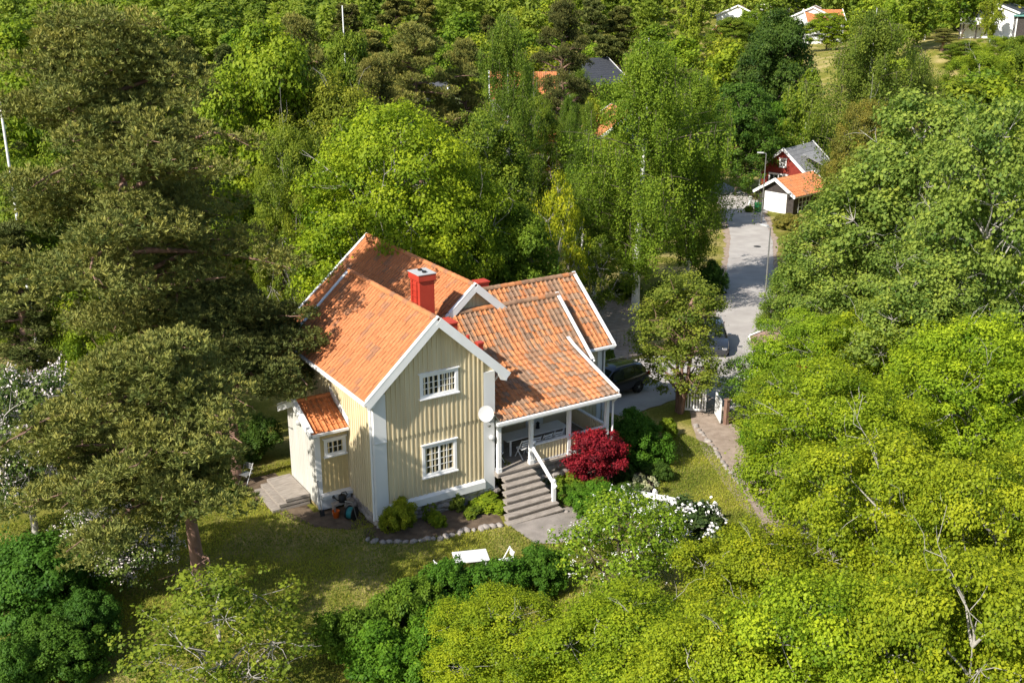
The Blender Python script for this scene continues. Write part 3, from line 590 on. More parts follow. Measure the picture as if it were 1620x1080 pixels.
# ------------------------------------------------------------------ cars
def car(label, paint, loc, rz):
    t = thing('parked_car', label, 'car', loc, rz)
    S = [(-2.25, .62, .66, .70, .5), (-2.12, .80, .86, .84, .6), (-1.35, .98, 1.02, .90, .7), (-.98, 1.0, 1.07, .90, .68), (-.30, 1.02, 1.58, .9, .63), (.3, 1.03, 1.67, .9, .63), (1.3, 1.05, 1.64, .9, .61), (1.80, 1.06, 1.55, .88, .59), (2.14, 1.05, 1.12, .86, .70), (2.27, .82, .88, .80, .7)]
    V = []; F = []
    for x, zb, zr, wb, wr in S:
        h = [(wb*.86, .26), (wb, .48), (wb*1.01, zb-.16), (wb*.965, zb), (wr, zr-.06), (wr*.82, zr)]
        V += [(x, -y, z) for y, z in h]+[(x, y, z) for y, z in h[::-1]]
    n = 12
    for k in range(len(S)-1): F += [(k*n+j, k*n+(j+1) % n, (k+1)*n+(j+1) % n, (k+1)*n+j) for j in range(n)]
    F += [tuple(range(n-1, -1, -1)), tuple((len(S)-1)*n+j for j in range(n))]
    b = MB().add(V, F).build('body', paint, t, True, .03)
    def lerp(x, c): return np.interp(x, [s[0] for s in S], [s[c] for s in S])
    for sg in (-1, 1):
        for x0, x1 in ((-.62, .28), (.34, 1.12), (1.18, 1.72)):
            q = []
            for x, e in ((x0, .06), (x1, .06), (x1, .9), (x0, .9)):
                zb, zr, wb, wr = [lerp(x, c) for c in (1, 2, 3, 4)]
                if x0 < -.5 and x == x0 and e > .5: x = -.28; zb, zr, wb, wr = [lerp(x, c) for c in (1, 2, 3, 4)]
                q.append((x, sg*(wb*.965+(wr-wb*.965)*e+.012), zb+(zr-.06-zb)*e))
            MB().prism(q, (0, sg*.012, 0)).build('side_window', GLASS, t)
        MB().beam((-.1, sg*.57, 1.71), (1.6, sg*.55, 1.67), .04, .04).build('roof_rail', CHROME, t)
        MB().box(2.16, 2.27, sg*.80-.1, sg*.80+.06, .86, 1.06).build('tail_light', REDL, t)
        MB().box(-2.24, -2.12, sg*.60-.14, sg*.60+.14, .64, .78).build('headlight', CHROME, t)
        MB().box(-.62, -.45, sg*1.0-.1, sg*1.0+.1, 1.04, 1.18).build('wing_mirror', paint, t)
        for x in (-1.4, 1.38):
            wv = MB().cyl((x, sg*.70, .35), (x, sg*.93, .35), .35, .34, 24).build('wheel', RUB, t)
            m = MB(); m.cyl((x, sg*.928, .35), (x, sg*.936, .35), .07, .07, 12)
            for k in range(5): a = 2*math.pi*k/5; m.beam((x, sg*.934, .35), (x+.22*math.cos(a), sg*.934, .35+.22*math.sin(a)), .012, .055, (0, 1, 0))
            m.build('rim', CHROME, wv)
    MB().prism([(1.86, -.54, 1.50), (1.86, .54, 1.50), (2.15, .62, 1.14), (2.15, -.62, 1.14)], (.02, 0, .012)).build('rear_window', GLASS, t)
    MB().prism([(-.92, -.62, 1.13), (-.92, .62, 1.13), (-.36, .56, 1.55), (-.36, -.56, 1.55)], (-.02, 0, .012)).build('windscreen', GLASS, t)
    MB().box(2.25, 2.285, -.26, .26, .70, .81).build('number_plate', WHITE, t)
    MB().box(2.16, 2.32, -.8, .8, .32, .56).build('bumper', BLACK, t)
    return t
pw = gp(1013, 625); car('black estate car with roof rails parked on the drive behind the house', CARP, flat(pw+np.array([-1.4, 1.0, 0])), R(6))
pw = gp(1158, 556); car('dark grey car at the road edge half hidden behind the thuja', CARG, flat(pw+np.array([-.6, 1.2, 0])), R(52))
p = gp(1198, 391); o = MB().cyl((0, 0, .052), (0, 0, .066), .34, .34, 20).build('manhole_cover', BLACK); o.location = flat(p); tag(o, 'dark round manhole cover in the road below the garage', 'manhole cover')
# ------------------------------------------------------------------ poles
def lamp_post(p, h, arm, label, rz):
    t = thing('street_lamp', label, 'street lamp', p, rz, 'street lamps')
    MB().cyl((0, 0, -.2), (0, 0, h), .07, .045, 10).build('pole', GALV, t)
    MB().cyl((0, 0, h-.03), (arm, 0, h+.06), .035, .03, 8).build('arm', GALV, t); MB().box(arm-.05, arm+.6, -.13, .13, h+.0, h+.12).build('lamp_head', DISHM, t, bevel=.03)
lamp_post(flat(gp(1204, 353)), 7.2, .3, 'tall grey street lamp in front of the garage', R(-130)+R(270))
lamp_post(flat(gp(1208, 500)), 6.4, .3, 'grey street lamp at the right road edge halfway up the road', R(90))
p = flat(gp(932, 482)); lamp_post(p, 2.6, .1, 'small pale street lamp just behind the right end of the roof', R(60))
p = flat(gp(899, 447)); t = thing('utility_pole', 'brown wooden utility pole with a crossarm behind the tiled roof', 'pole', p)
MB().cyl((0, 0, -.3), (0, 0, 5.2), .14, .10).build('pole', GREYW, t); MB().beam((-.9, .5, 4.7), (.9, -.5, 4.7), .1, .1).build('crossarm', GREYW, t)
a = far(27, 345, 58); b = far(-3, 130, 58); o = MB().cyl((0, 0, float(zt(a[0], a[1])-a[2]-.3)), (0, 0, 9.5), .085, .045, 12).build('flagpole', WHITE); o.location = a; tag(o, 'tall white flagpole at the left edge beside the pines', 'flagpole')
a = far(544, 60, 118); o = MB().cyl((0, 0, float(zt(a[0], a[1])-a[2])), (0, 0, 3.2), .09, .06, 12).build('flagpole', WHITE); o.location = a; tag(o, 'distant white flagpole above the trees left of the top centre', 'flagpole')
t = thing('wire_fence', 'rusty wire mesh fence beside the drive behind the house', 'fence', flat(gp(968, 552)))
d = Vector(flat(gp(1012, 545))-flat(gp(968, 552)))
for k in range(8): c = d*(k/7); MB().cyl(c, c+Vector((0, 0, 1.25)), .025, .025, 6).build('post', GREYW, t)
m = MB()
for z in (.2, .45, .7, .95, 1.2): m.beam((0, 0, z), d+Vector((0, 0, z)), .02, .02)
m.build('mesh', GALV, t)
# ------------------------------------------------------------------ trees: one mesh per crown and per trunk, shared by copies
def unit(a): return a/np.maximum(np.linalg.norm(a, axis=-1, keepdims=True), 1e-9)
def leaf_verts(c, n, L, W, rng, fold=.18, axis=None):
    t = unit(np.cross(n, rng.normal(size=c.shape)) if axis is None else axis); b = unit(np.cross(n, t)); L = L[:, None]; W = W[:, None]
    return np.stack([c-t*L*.5, c+b*W*.5-n*W*fold+t*L*.06, c+t*L*.5, c-b*W*.5-n*W*fold+t*L*.06], 1)
def leaf_mesh(name, V, tint, m):
    n = len(V); me = np_mesh(name, V.reshape(-1, 3), np.arange(n*4).reshape(n, 4))
    a = me.attributes.new('tint', 'FLOAT', 'FACE'); a.data.foreach_set('value', np.clip(tint, 0, 1).astype(np.float32)); me.materials.append(m); return me
def limb_mesh(name, limbs, m, sides=6, m2=None):
    V = []; Q = []
    for P, r in limbs:
        P = np.asarray(P, float); T = unit(np.gradient(P, axis=0)); x = unit(np.cross(T, [.31, .17, .93])); y = np.cross(T, x); k = sum(len(v) for v in V); n = len(P)
        a = np.arange(sides)*2*np.pi/sides; ring = P[:, None]+(x[:, None]*np.cos(a)[:, None]+y[:, None]*np.sin(a)[:, None])*np.asarray(r)[:, None, None]
        V.append(ring.reshape(-1, 3)); i, j = np.meshgrid(np.arange(n-1), np.arange(sides), indexing='ij'); j2 = (j+1) % sides
        Q.append((np.stack([i*sides+j, i*sides+j2, (i+1)*sides+j2, (i+1)*sides+j], -1)+k).reshape(-1, 4))
    me = np_mesh(name, np.concatenate(V), np.concatenate(Q), True); me.materials.append(m)
    if m2: me.materials.append(m2); me.polygons.foreach_set('material_index', (np.arange(len(me.polygons)) >= (len(limbs[0][0])-1)*sides).astype(np.int32))
    return me
def curve(a, b, n, rng, bend=.12, sag=0.):
    a, b = np.asarray(a, float), np.asarray(b, float); t = np.linspace(0, 1, n)[:, None]; L = np.linalg.norm(b-a)
    o = rng.normal(size=3)*bend*L; o2 = rng.normal(size=3)*bend*L*.4
    return a+(b-a)*t+o*(t*(1-t)*2)+o2*np.sin(t*np.pi*2)*.5+np.array([0, 0, sag*L])*(t*(1-t)*4)
def broadleaf(seed, H, Rd, base, lobes, clus, per, L, flat_=.75, rc=.12, trunk_r=.16, bark=None, up=.55, twigs=.35, drop=0., bloom=0, petal=None, petal_L=.07, multi=1, spread=1.0, top=.5, dead=0):
    """Crown of leaf clumps round limb ends; returns meshes (trunk, crown, blossom)."""
    rng = np.random.default_rng(seed); C = []; lc = []; limbs = []
    hb = base*H; hc = (H-hb)
    tops = []
    for k in range(multi):
        an = rng.uniform(0, 6.28); off = np.array([math.cos(an), math.sin(an), 0])*Rd*(.28 if multi > 1 else .05)
        P = curve((off[0]*.15, off[1]*.15, -.4), (off[0], off[1], hb+hc*rng.uniform(.72, .88)), 9, rng, .03); rr = np.linspace(trunk_r, trunk_r*.18, 9)/(multi**.5); rr[0] *= 1.35; limbs.append((P, rr)); tops.append(P)
    LC = []; LR = []
    for i in range(lobes):
        f = (i+.5)/lobes; z = hb+hc*(.10+.80*f**.9)+rng.normal(0, .03)*hc
        h = (z-hb)/hc; prof = (1-abs(2*max(h, .02)-(1-top*.3))**2.2)**.5 if abs(2*h-(1-top*.3)) < 1 else .25
        an = i*2.39996+rng.uniform(-.5, .5); rad = Rd*.66*prof*rng.uniform(.62, 1.1)*spread
        LC.append((rad*math.cos(an), rad*math.sin(an), z)); LR.append(Rd*rng.uniform(.26, .42)*(0.75+.35*prof))
    LC.append((tops[0][-1][0], tops[0][-1][1], H-Rd*.30)); LR.append(Rd*.34)
    LC = np.array(LC); LR = np.array(LR)
    for i, (c, r) in enumerate(zip(LC, LR)):
        P = tops[i % multi]; hz = max(hb*.6, c[2]-r*.3-np.hypot(c[0], c[1])*.75); k = int(np.argmin(abs(P[:, 2]-hz))); a = P[k]
        lb = curve(a, c, 7, rng, .10, -.05); limbs.append((lb, np.linspace(trunk_r*.42, trunk_r*.09, 7)))
        d = rng.normal(size=(clus, 3)); d[:, 2] = d[:, 2]*.8+.25; d = unit(d); k = rng.uniform(.72, 1.06, (clus, 1)); p = c+d*r*k*np.array([1, 1, flat_])
        dist = np.linalg.norm((p[:, None]-LC[None])/np.array([1, 1, flat_]), axis=2)/LR[None]; dist[:, i] = 9
        p = p[(dist.min(1) > .72)]; C.append(p); lc += [c]*len(p)
        for q in p:
            if rng.random() < twigs: limbs.append((curve(c+(q-c)*.05, q+(q-c)*.04, 4, rng, .12), np.linspace(trunk_r*.10, trunk_r*.03, 4)))
    for k in range(dead):
        c = LC[rng.integers(len(LC))]; e = c+unit(rng.normal(size=3)*[1, 1, .3]+[0, 0, .5])*Rd*rng.uniform(.35, .6)
        b = curve(c, e, 6, rng, .15); limbs.append((b, np.linspace(trunk_r*.15, trunk_r*.03, 6)))
        for j in (2, 3, 4): limbs.append((curve(b[j], b[j]+(e-c)*.35+rng.normal(size=3)*Rd*.08, 4, rng, .25), np.linspace(trunk_r*.07, trunk_r*.02, 4)))
    C = np.concatenate(C); lc = np.array(lc); N = len(C); rcl = Rd*rc*rng.uniform(.45, 1.6, N); cnt = np.maximum(6, (per*(rcl/(Rd*rc))**2)).astype(int)
    idx = np.repeat(np.arange(N), cnt); n = len(idx); g = rng.normal(size=(n, 3)); g = unit(g)*rng.uniform(.25, 1.0, (n, 1))**.6*np.where(rng.random((n, 1)) < .16, 1.7, 1)
    sc = np.stack([rcl, rcl, rcl*.6], 1)[idx]; pos = C[idx]+g*sc
    if drop: pos[:, 2] -= rng.exponential(drop, n)*.6; pos[:, :2] = C[idx][:, :2]+(pos[:, :2]-C[idx][:, :2])*.6
    nor = unit(np.array([0, 0, up])+g*.55+unit(C[idx]-lc[idx])*.35+rng.normal(size=(n, 3))*.42)
    Ls = L*rng.uniform(.5, 1.4, n); ct = rng.normal(0, .16, N)[idx]
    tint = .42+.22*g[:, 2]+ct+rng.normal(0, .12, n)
    ax = None
    if drop: ax = unit(np.array([0, 0, -1.])+rng.normal(size=(n, 3))*.45)
    V = leaf_verts(pos, nor, Ls, Ls*rng.uniform(.6, .85, n), rng, axis=ax)
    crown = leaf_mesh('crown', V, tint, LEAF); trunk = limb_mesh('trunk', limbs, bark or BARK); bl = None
    if bloom:
        k = int(N*.8); ci = rng.integers(0, N, bloom); ci = ci[rng.random(bloom) < .95]
        sub = C[ci]+unit(rng.normal(size=(len(ci), 3))*[1, 1, .7]+[0, 0, .55])*rcl[ci][:, None]*rng.uniform(.8, 1.12, (len(ci), 1))
        sub = np.repeat(sub, 5, 0)+rng.normal(size=(len(ci)*5, 3))*petal_L*.75
        nn = unit(rng.normal(size=sub.shape)*.7+[0, 0, .7]); Lp = petal_L*rng.uniform(.6, 1.3, len(sub)); bl = leaf_mesh('blossom', leaf_verts(sub, nn, Lp, Lp*.9, rng, .05), np.full(len(sub), .5), petal or PETAL)
    return trunk, crown, bl
def birch(seed, H, Rd, n_br=46, per=900, L=.085, base=.18, hang=1.0):
    rng = np.random.default_rng(seed); P = curve((0, 0, -.4), (rng.normal(0, .25), rng.normal(0, .25), H*.97), 14, rng, .02); limbs = [(P, np.linspace(.021*H*.8, .012, 14))]; pos = []; tt = []
    for i in range(n_br):
        f = (i+.5)/n_br; z = H*(base+(.97-base)*f); a = np.array([np.interp(z, P[:, 2], P[:, k]) for k in range(3)])
        h = f; prof = min(1, (h/.22)**.6)*(1-h**2.1)**.75*1.05+.10; an = i*2.39996+rng.uniform(-.6, .6); ln = Rd*prof*rng.uniform(.55, 1.12)
        e = a+np.array([math.cos(an)*ln, math.sin(an)*ln, ln*rng.uniform(.25, .6)*(1-.5*f)]); b = curve(a, e, 8, rng, .08, .10); limbs.append((b, np.linspace(.032*(1.1-f)+.006, .004, 8)))
        ns = max(5, int(13*prof+3))
        for k in range(ns):
            t = rng.uniform(.12, 1.0); q = np.array([np.interp(t, np.linspace(0, 1, 8), b[:, j]) for j in range(3)])+rng.normal(size=3)*[.18, .18, .1]*Rd*.4
            ln2 = hang*H*.115*rng.uniform(.4, 1.3); m_ = int(per/ns*1.2*rng.uniform(.5, 1.3)); s = rng.uniform(0, 1, m_)**.8
            wdt = (.08+.15*(1-s))*Rd*.42; p = q+np.stack([rng.normal(0, 1, m_)*wdt*.6, rng.normal(0, 1, m_)*wdt*.6, -s*ln2+rng.normal(0, .07, m_)], 1); pos.append(p); tt.append(np.full(m_, rng.normal(.45, .13))-s*.06)
            if rng.random() < .3: limbs.append((curve(q, q+[rng.normal(0, .1), rng.normal(0, .1), -ln2*.8], 4, rng, .06), np.linspace(.012, .004, 4)))
    pos = np.concatenate(pos); n = len(pos); rad = pos.copy(); rad[:, 2] = 0; nor = unit(unit(rad)*.5+np.array([0, 0, .55])+rng.normal(size=(n, 3))*.5)
    Ls = L*rng.uniform(.7, 1.3, n); V = leaf_verts(pos, nor, Ls, Ls*.75, rng, axis=unit(np.array([0, 0, -1.])+rng.normal(size=(n, 3))*.5))
    return limb_mesh('trunk', limbs, WBARK, 6, BARK), leaf_mesh('crown', V, np.concatenate(tt)+rng.normal(0, .12, n), LEAF), None
def pine(seed, H, Rd, base=.4, n_br=46, plates=13, per=190, L=.20, lean=(0, 0), shift=(0, 0), dead=6, W=.2, conical=0.):
    rng = np.random.default_rng(seed); top = np.array([lean[0], lean[1], H*.96]); P = curve((0, 0, -.5), top, 14, rng, .025); r0 = .024*H+.05; limbs = [(P, np.linspace(r0, .04, 14))]; limbs[0][1][0] *= 1.2
    pos = []; nor = []; tt = []
    for i in range(n_br):
        f = (i+.5)/n_br; z = H*(base+(.97-base)*f); a = np.array([np.interp(z, P[:, 2], P[:, k]) for k in range(3)])
        prof = (1-conical)*(min(1, (f/.18+.25))*(1-.82*f**2.4))+conical*(1-f*.93); an = i*2.39996+rng.uniform(-.7, .7); ln = Rd*prof*rng.uniform(.5, 1.15)
        e = a+np.array([math.cos(an)*ln+shift[0]*prof, math.sin(an)*ln+shift[1]*prof, ln*rng.uniform(-.12, .38)]); b = curve(a, e, 8, rng, .12, .04); limbs.append((b, np.linspace(r0*.30*(1.1-.6*f), .015, 8)))
        for k in range(plates):
            t = .42+.60*(k+rng.uniform(0, 1))/plates; q = np.array([np.interp(t, np.linspace(0, 1, 8), b[:, j]) for j in range(3)])+rng.normal(size=3)*[.10, .10, .035]*Rd
            if rng.random() < .6: limbs.append((curve(b[int(min(7, t*7))], q, 4, rng, .15), np.linspace(.03, .012, 4)))
            rp = Rd*rng.uniform(.10, .22); nt_ = int(46*(rp/(Rd*.16))**2)+4; g = unit(rng.normal(size=(nt_, 3)))*rng.uniform(.2, 1.05, (nt_, 1))**.6*[1, 1, .48]; g[:, 2] += .15*(1-(g[:, 0]**2+g[:, 1]**2)); tc = q+g*rp
            m_ = max(5, int(per/14)); c = np.repeat(tc, m_, 0); d = unit(rng.normal(size=c.shape)*[1, 1, .6]*.8+np.repeat(g*[1.1, 1.1, 1.5], m_, 0)*.8+[0, 0, .8])
            pos.append(c+d*L*.42); nor.append(d); tt.append(np.repeat(rng.normal(.40, .10)+rng.normal(0, .10, nt_)+.45*g[:, 2], m_)+rng.normal(0, .08, len(c))+(rng.random(len(c)) < .06)*.45)  # tint rises towards pad tops, painting top light into the needles
    for k in range(dead):
        z = H*rng.uniform(base*.6, .9); a = np.array([np.interp(z, P[:, 2], P[:, j]) for j in range(3)]); an = rng.uniform(0, 6.28); e = a+np.array([math.cos(an), math.sin(an), rng.uniform(-.2, .2)])*Rd*rng.uniform(.4, .8); b = curve(a, e, 6, rng, .15); limbs.append((b, np.linspace(.05, .012, 6)))
        for j in (2, 3, 4, 5): limbs.append((curve(b[j], b[j]+rng.normal(size=3)*Rd*.12, 4, rng, .2), np.linspace(.02, .006, 4)))
    pos = np.concatenate(pos); d = np.concatenate(nor); n = len(pos); Ls = L*rng.uniform(.7, 1.25, n)
    V = leaf_verts(pos, unit(np.cross(d, rng.normal(size=d.shape))), Ls, Ls*W*rng.uniform(.7, 1.3, n), rng, .1, axis=d)
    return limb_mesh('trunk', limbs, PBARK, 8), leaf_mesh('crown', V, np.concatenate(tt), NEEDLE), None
def bush(seed, n=7, clus=26, per=120, L=.058, flat_=.8, rc=.16, bloom=0, petal=None, petal_L=.07, stems=9, up=.6, hang=0):
    """A unit shrub, 1 m high and 1 m in radius, standing on the ground."""
    rng = np.random.default_rng(seed); LC = np.concatenate([np.stack([rng.uniform(.25, .62, n)*np.cos(np.arange(n)*2.4), rng.uniform(.25, .62, n)*np.sin(np.arange(n)*2.4), rng.uniform(.25, .62, n)], 1), [[0, 0, .62]]]); LR = rng.uniform(.30, .42, n+1)
    C = []; o = []
    for c, r in zip(LC, LR): d = unit(rng.normal(size=(clus, 3))+[0, 0, .3]); p = c+d*r*rng.uniform(.7, 1.05, (clus, 1)); p[:, 2] = np.maximum(p[:, 2], .04); C.append(p); o += [c]*clus
    C = np.concatenate(C); o = np.array(o); N = len(C); rcl = rc*rng.uniform(.5, 1.2, N); idx = np.repeat(np.arange(N), per); m_ = len(idx); g = unit(rng.normal(size=(m_, 3)))*rng.uniform(.2, 1, (m_, 1))**.6; pos = C[idx]+g*rcl[idx][:, None]*[1, 1, .75]; pos[:, 2] = np.maximum(pos[:, 2], .02)
    nor = unit(np.array([0, 0, up])+g*.6+unit(C-o)[idx]*.4+rng.normal(size=(m_, 3))*.4); Ls = L*rng.uniform(.6, 1.3, m_)
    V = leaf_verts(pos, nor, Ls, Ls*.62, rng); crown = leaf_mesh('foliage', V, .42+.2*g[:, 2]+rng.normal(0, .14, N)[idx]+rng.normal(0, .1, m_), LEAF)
    limbs = [(curve((rng.normal(0, .05), rng.normal(0, .05), -.1), C[rng.integers(N)]*.92, 5, rng, .1), np.linspace(.03, .008, 5)) for _ in range(stems)]; bl = None
    if bloom:
        ci = rng.integers(0, N, bloom); s = C[ci]+unit(rng.normal(size=(bloom, 3))*[1, 1, .6]+[0, 0, .8])*rcl[ci][:, None]*1.08; s = np.repeat(s, 9, 0)+rng.normal(size=(bloom*9, 3))*petal_L*.8
        Lp = petal_L*rng.uniform(.7, 1.3, len(s)); bl = leaf_mesh('blossom', leaf_verts(s, unit(rng.normal(size=s.shape)*.6+[0, 0, .8]), Lp, Lp*.9, rng, .05), np.full(len(s), .5), petal or PETAL)
    return limb_mesh('stems', limbs, BARK, 5), crown, bl
KIT = {}
def kit(key, H, Rd, fn): KIT[key] = (H, Rd, fn)
for s in range(3): kit('maple%d' % s, 10, 4.6, broadleaf(20+s, 10, 4.6, .14, 28, 24, 200, .122, dead=9, bark=GBARK, flat_=.85))
for s in range(2): kit('oak%d' % s, 12, 5, broadleaf(30+s, 12, 5, .12, 30, 22, 85, .22, bark=BARK))
for s in range(2): kit('aspen%d' % s, 13, 4, broadleaf(40+s, 13, 4, .12, 34, 20, 85, .17, flat_=.95, rc=.14, bark=GBARK, dead=9, twigs=.5))
for s in range(3): kit('birch%d' % s, 16, 4.2, birch(50+s, 16, 4.2, 62, 900, .115))
for s in range(2): kit('pine%d' % s, 17, 4.2, pine(60+s, 17, 4.2, .34, 44, 5, 110, .26))
kit('spruce0', 16, 2.6, pine(64, 16, 2.6, .12, 80, 4, 80, .2, conical=.9, dead=2))
kit('apple0', 5, 3.0, broadleaf(70, 5, 3.0, .2, 20, 22, 42, .13, bloom=1900, petal=PINKP, petal_L=.075, bark=GBARK, twigs=.7, dead=8))
kit('cherry0', 6, 3.0, broadleaf(71, 6, 3.0, .2, 18, 20, 34, .13, bloom=420, petal=PETAL, petal_L=.055, bark=BARK, twigs=.4))
kit('thuja0', 8, 2.4, broadleaf(72, 8, 2.4, .16, 26, 18, 85, .11, flat_=1.3, rc=.15, bark=TERRA if False else PBARK, multi=4, trunk_r=.24, top=.2, spread=.85))
kit('mapler', 3.2, 1.7, broadleaf(73, 3.2, 1.7, .12, 16, 18, 75, .10, rc=.14, flat_=.7, trunk_r=.07))
for s in range(2): kit('far_tree%d' % s, 12, 4.2, broadleaf(80+s, 12, 4.2, .1, 20, 12, 24, .46, rc=.17, twigs=.05))
for s in range(2): kit('far_birch%d' % s, 14, 3.4, birch(84+s, 14, 3.4, 40, 200, .32))
for s in range(2): kit('far_pine%d' % s, 15, 3.6, pine(87+s, 15, 3.6, .3, 34, 4, 70, .6, W=.34, dead=1))
for s in range(3): kit('bush%d' % s, 1, 1, bush(90+s))
kit('hedge0', 1, 1, bush(94, 9, 30, 150, .045, rc=.15))
kit('rhodo0', 1, 1, bush(95, 8, 26, 50, .10, rc=.15, bloom=110, petal_L=.065))
kit('fern0', 1, 1, bush(96, 6, 22, 40, .16, rc=.2, up=.9))
kit('sparse0', 1, 1, bush(97, 6, 14, 26, .10, rc=.12, stems=26))
rt = random.Random(4)
PLANTED = []
def plant(name, key, p, H_, R_, colr, label, cat='tree', group=None, var=.0, rz=None):
    H0, R0, (tr, cr, bl) = KIT[key]
    t = thing(name, label, cat, (float(p[0]), float(p[1]), float(zt(p[0], p[1]))-.03), rt.uniform(0, 6.28) if rz is None else rz, group)
    t.scale = (R_/R0, R_/R0, H_/H0)
    bush_ = H0 == 1
    link('stems' if bush_ else 'trunk', tr, None, t); c = link('foliage' if bush_ else 'crown', cr, None, t)
    k = 1+rt.uniform(-var, var); c.color = (colr[0]*k*(1+rt.uniform(-var, var)*.6), colr[1]*k, colr[2]*k, 1)
    if bl: link('blossom', bl, None, t)
    PLANTED.append((p[0], p[1], R_)); return t
def tree(name, key, px, py, D, wpx, colr, label, cat='tree', group=None, **k):
    """px, py: the tree's top in the photograph; D: metres from the camera; wpx: crown width there."""
    p = far(px, py, D); zg = float(zt(p[0], p[1])); s = FPX/np.dot(p-CAM, _d)
    return plant(name, key, p, p[2]-zg, wpx/2/s, colr, label, cat, group, **k)
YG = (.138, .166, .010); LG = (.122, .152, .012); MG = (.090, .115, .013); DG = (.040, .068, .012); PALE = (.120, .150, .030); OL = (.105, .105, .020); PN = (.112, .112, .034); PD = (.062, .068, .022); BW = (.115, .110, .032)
# --- near left
H0 = KIT['pine0']
P1 = gp(321, 950); kit('big_pine', 9.5, 4.1, pine(101, 9.5, 4.1, .38, 46, 6, 160, .2, lean=(-.3, -.1), shift=(-2.2, -.4), dead=5))
plant('pine_tree', 'big_pine', P1, 9.5, 4.1, PN, 'broad olive pine with a bare straight trunk rising from the front lawn', rz=0)
P2 = gp(262, 735); kit('tall_pine', 19.0, 5.6, pine(104, 19.0, 5.6, .33, 66, 7, 150, .22, lean=(-.8, -.2), shift=(-.3, -2.0), dead=16))
plant('pine_tree', 'tall_pine', P2, 19.0, 5.6, PN, 'tallest pine, with reddish limbs and dead branches, behind the lawn pine', rz=0)
kit('low_pine', 8.4, 3.6, pine(107, 8.6, 3.6, .50, 44, 6, 150, .2, shift=(1.1, -.7), dead=3))
plant('pine_tree', 'low_pine', (-3.4, 7.0), 8.4, 3.6, PD, 'low dark pine reaching over the left side of the house roof', rz=0)
def treeh(name, key, px, py, Ht, wpx, colr, label, cat='tree', group=None, **k):
    """As tree(), for a tree Ht metres tall: its distance follows from the ground it stands on."""
    for D in np.arange(9, 420, .25):
        p = far(px, py, D)
        if p[2]-float(zt(p[0], p[1])) < Ht: break
    return tree(name, key, px, py, D, wpx, colr, label, cat, group, **k)
def shrub(name, key, px, py, Ht, wpx, colr, label, cat='shrub', group=None, **k):
    """px, py: the foot's middle in the photograph."""
    p = gp(px, py); s = FPX/np.dot(p-CAM, _d); return plant(name, key, p, Ht, wpx/2/s, colr, label, cat, group, **k)
kit('young0', 5, 2.6, broadleaf(75, 5, 2.6, .15, 18, 16, 40, .12, dead=5, bark=GBARK, twigs=.5, trunk_r=.11))
treeh('apple_tree', 'apple0', 18, 590, 6.8, 250, (.070, .095, .030), 'apple tree in pale pinkish blossom at the left edge below the pines', rz=1.0)
treeh('apple_tree', 'apple0', 185, 765, 4.0, 220, (.085, .105, .028), 'smaller blossoming apple tree under the lawn pine, left of its trunk')
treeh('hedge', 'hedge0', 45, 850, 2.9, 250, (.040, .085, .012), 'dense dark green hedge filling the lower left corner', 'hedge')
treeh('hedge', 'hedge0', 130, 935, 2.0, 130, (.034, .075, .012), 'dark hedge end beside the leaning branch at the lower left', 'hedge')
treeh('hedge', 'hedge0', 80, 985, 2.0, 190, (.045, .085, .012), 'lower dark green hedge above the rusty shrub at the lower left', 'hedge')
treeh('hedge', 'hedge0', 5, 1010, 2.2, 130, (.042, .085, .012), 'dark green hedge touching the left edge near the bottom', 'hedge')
treeh('shrub', 'sparse0', 72, 1015, 1.6, 90, (.17, .10, .02), 'rusty brown shrub at the bottom left corner', 'shrub')
treeh('young_tree', 'young0', 335, 918, 4.4, 300, (.108, .128, .016), 'young yellowish green tree with bare grey branches at the bottom left')
tree('spruce_tree', 'spruce0', 10, 345, 50, 190, PD, 'dark spruce at the left edge beside the flagpole')
tree('broadleaf_tree', 'maple0', 165, 425, 49, 190, LG, 'bright green tree showing through between the two big pines')
tree('broadleaf_tree', 'oak0', 40, 55, 78, 250, LG, 'big bright green tree in the upper left corner behind the flagpole')
tree('broadleaf_tree', 'oak1', 120, 175, 66, 200, MG, 'green tree left of the tall pine, below the upper left corner')
tree('broadleaf_tree', 'oak1', 25, 250, 62, 170, MG, 'green tree directly behind the middle of the flagpole')
tree('broadleaf_tree', 'oak0', 420, 55, 74, 240, LG, 'bright green tree right of the top of the tallest pine')
tree('pine_tree', 'pine0', 470, 25, 96, 150, BW, 'brownish pine above the white blossoming tree near the top')
tree('pine_tree', 'pine1', 655, 35, 94, 170, BW, 'dark brown pine with a dense crown left of the top centre')
tree('pine_tree', 'pine0', 590, 90, 86, 130, (.115, .105, .03), 'olive pine in front of the dark brown pine, above the bright maple')
tree('pine_tree', 'pine1', 735, 60, 98, 110, BW, 'slim brown pine right of the dark brown pine near the top')
tree('broadleaf_tree', 'oak1', 548, 48, 105, 120, MG, 'green tree in front of the distant flagpole near the top')
tree('pine_tree', 'pine0', 890, 0, 125, 110, (.06, .06, .02), 'dark pine at the top edge right of the tall birch')
treeh('blossoming_tree', 'cherry0', 533, 75, 9.5, 95, (.17, .17, .09), 'white blossoming tree between the brown pines near the top')
treeh('blossoming_tree', 'cherry0', 425, 255, 6.5, 95, (.15, .16, .09), 'white blossoming tree between the tall pine and the bright maple')
treeh('blossoming_tree', 'cherry0', 722, 150, 7, 60, (.15, .16, .08), 'small white blossoming tree above the bright maple')
treeh('blossoming_tree', 'cherry0', 500, 420, 5, 80, (.14, .14, .08), 'pale blossoming bush behind the back corner of the house roof')
tree('broadleaf_tree', 'maple1', 520, 135, 73, 230, (.105, .115, .014), 'olive green tree left of the bright maple, below the white blossom')
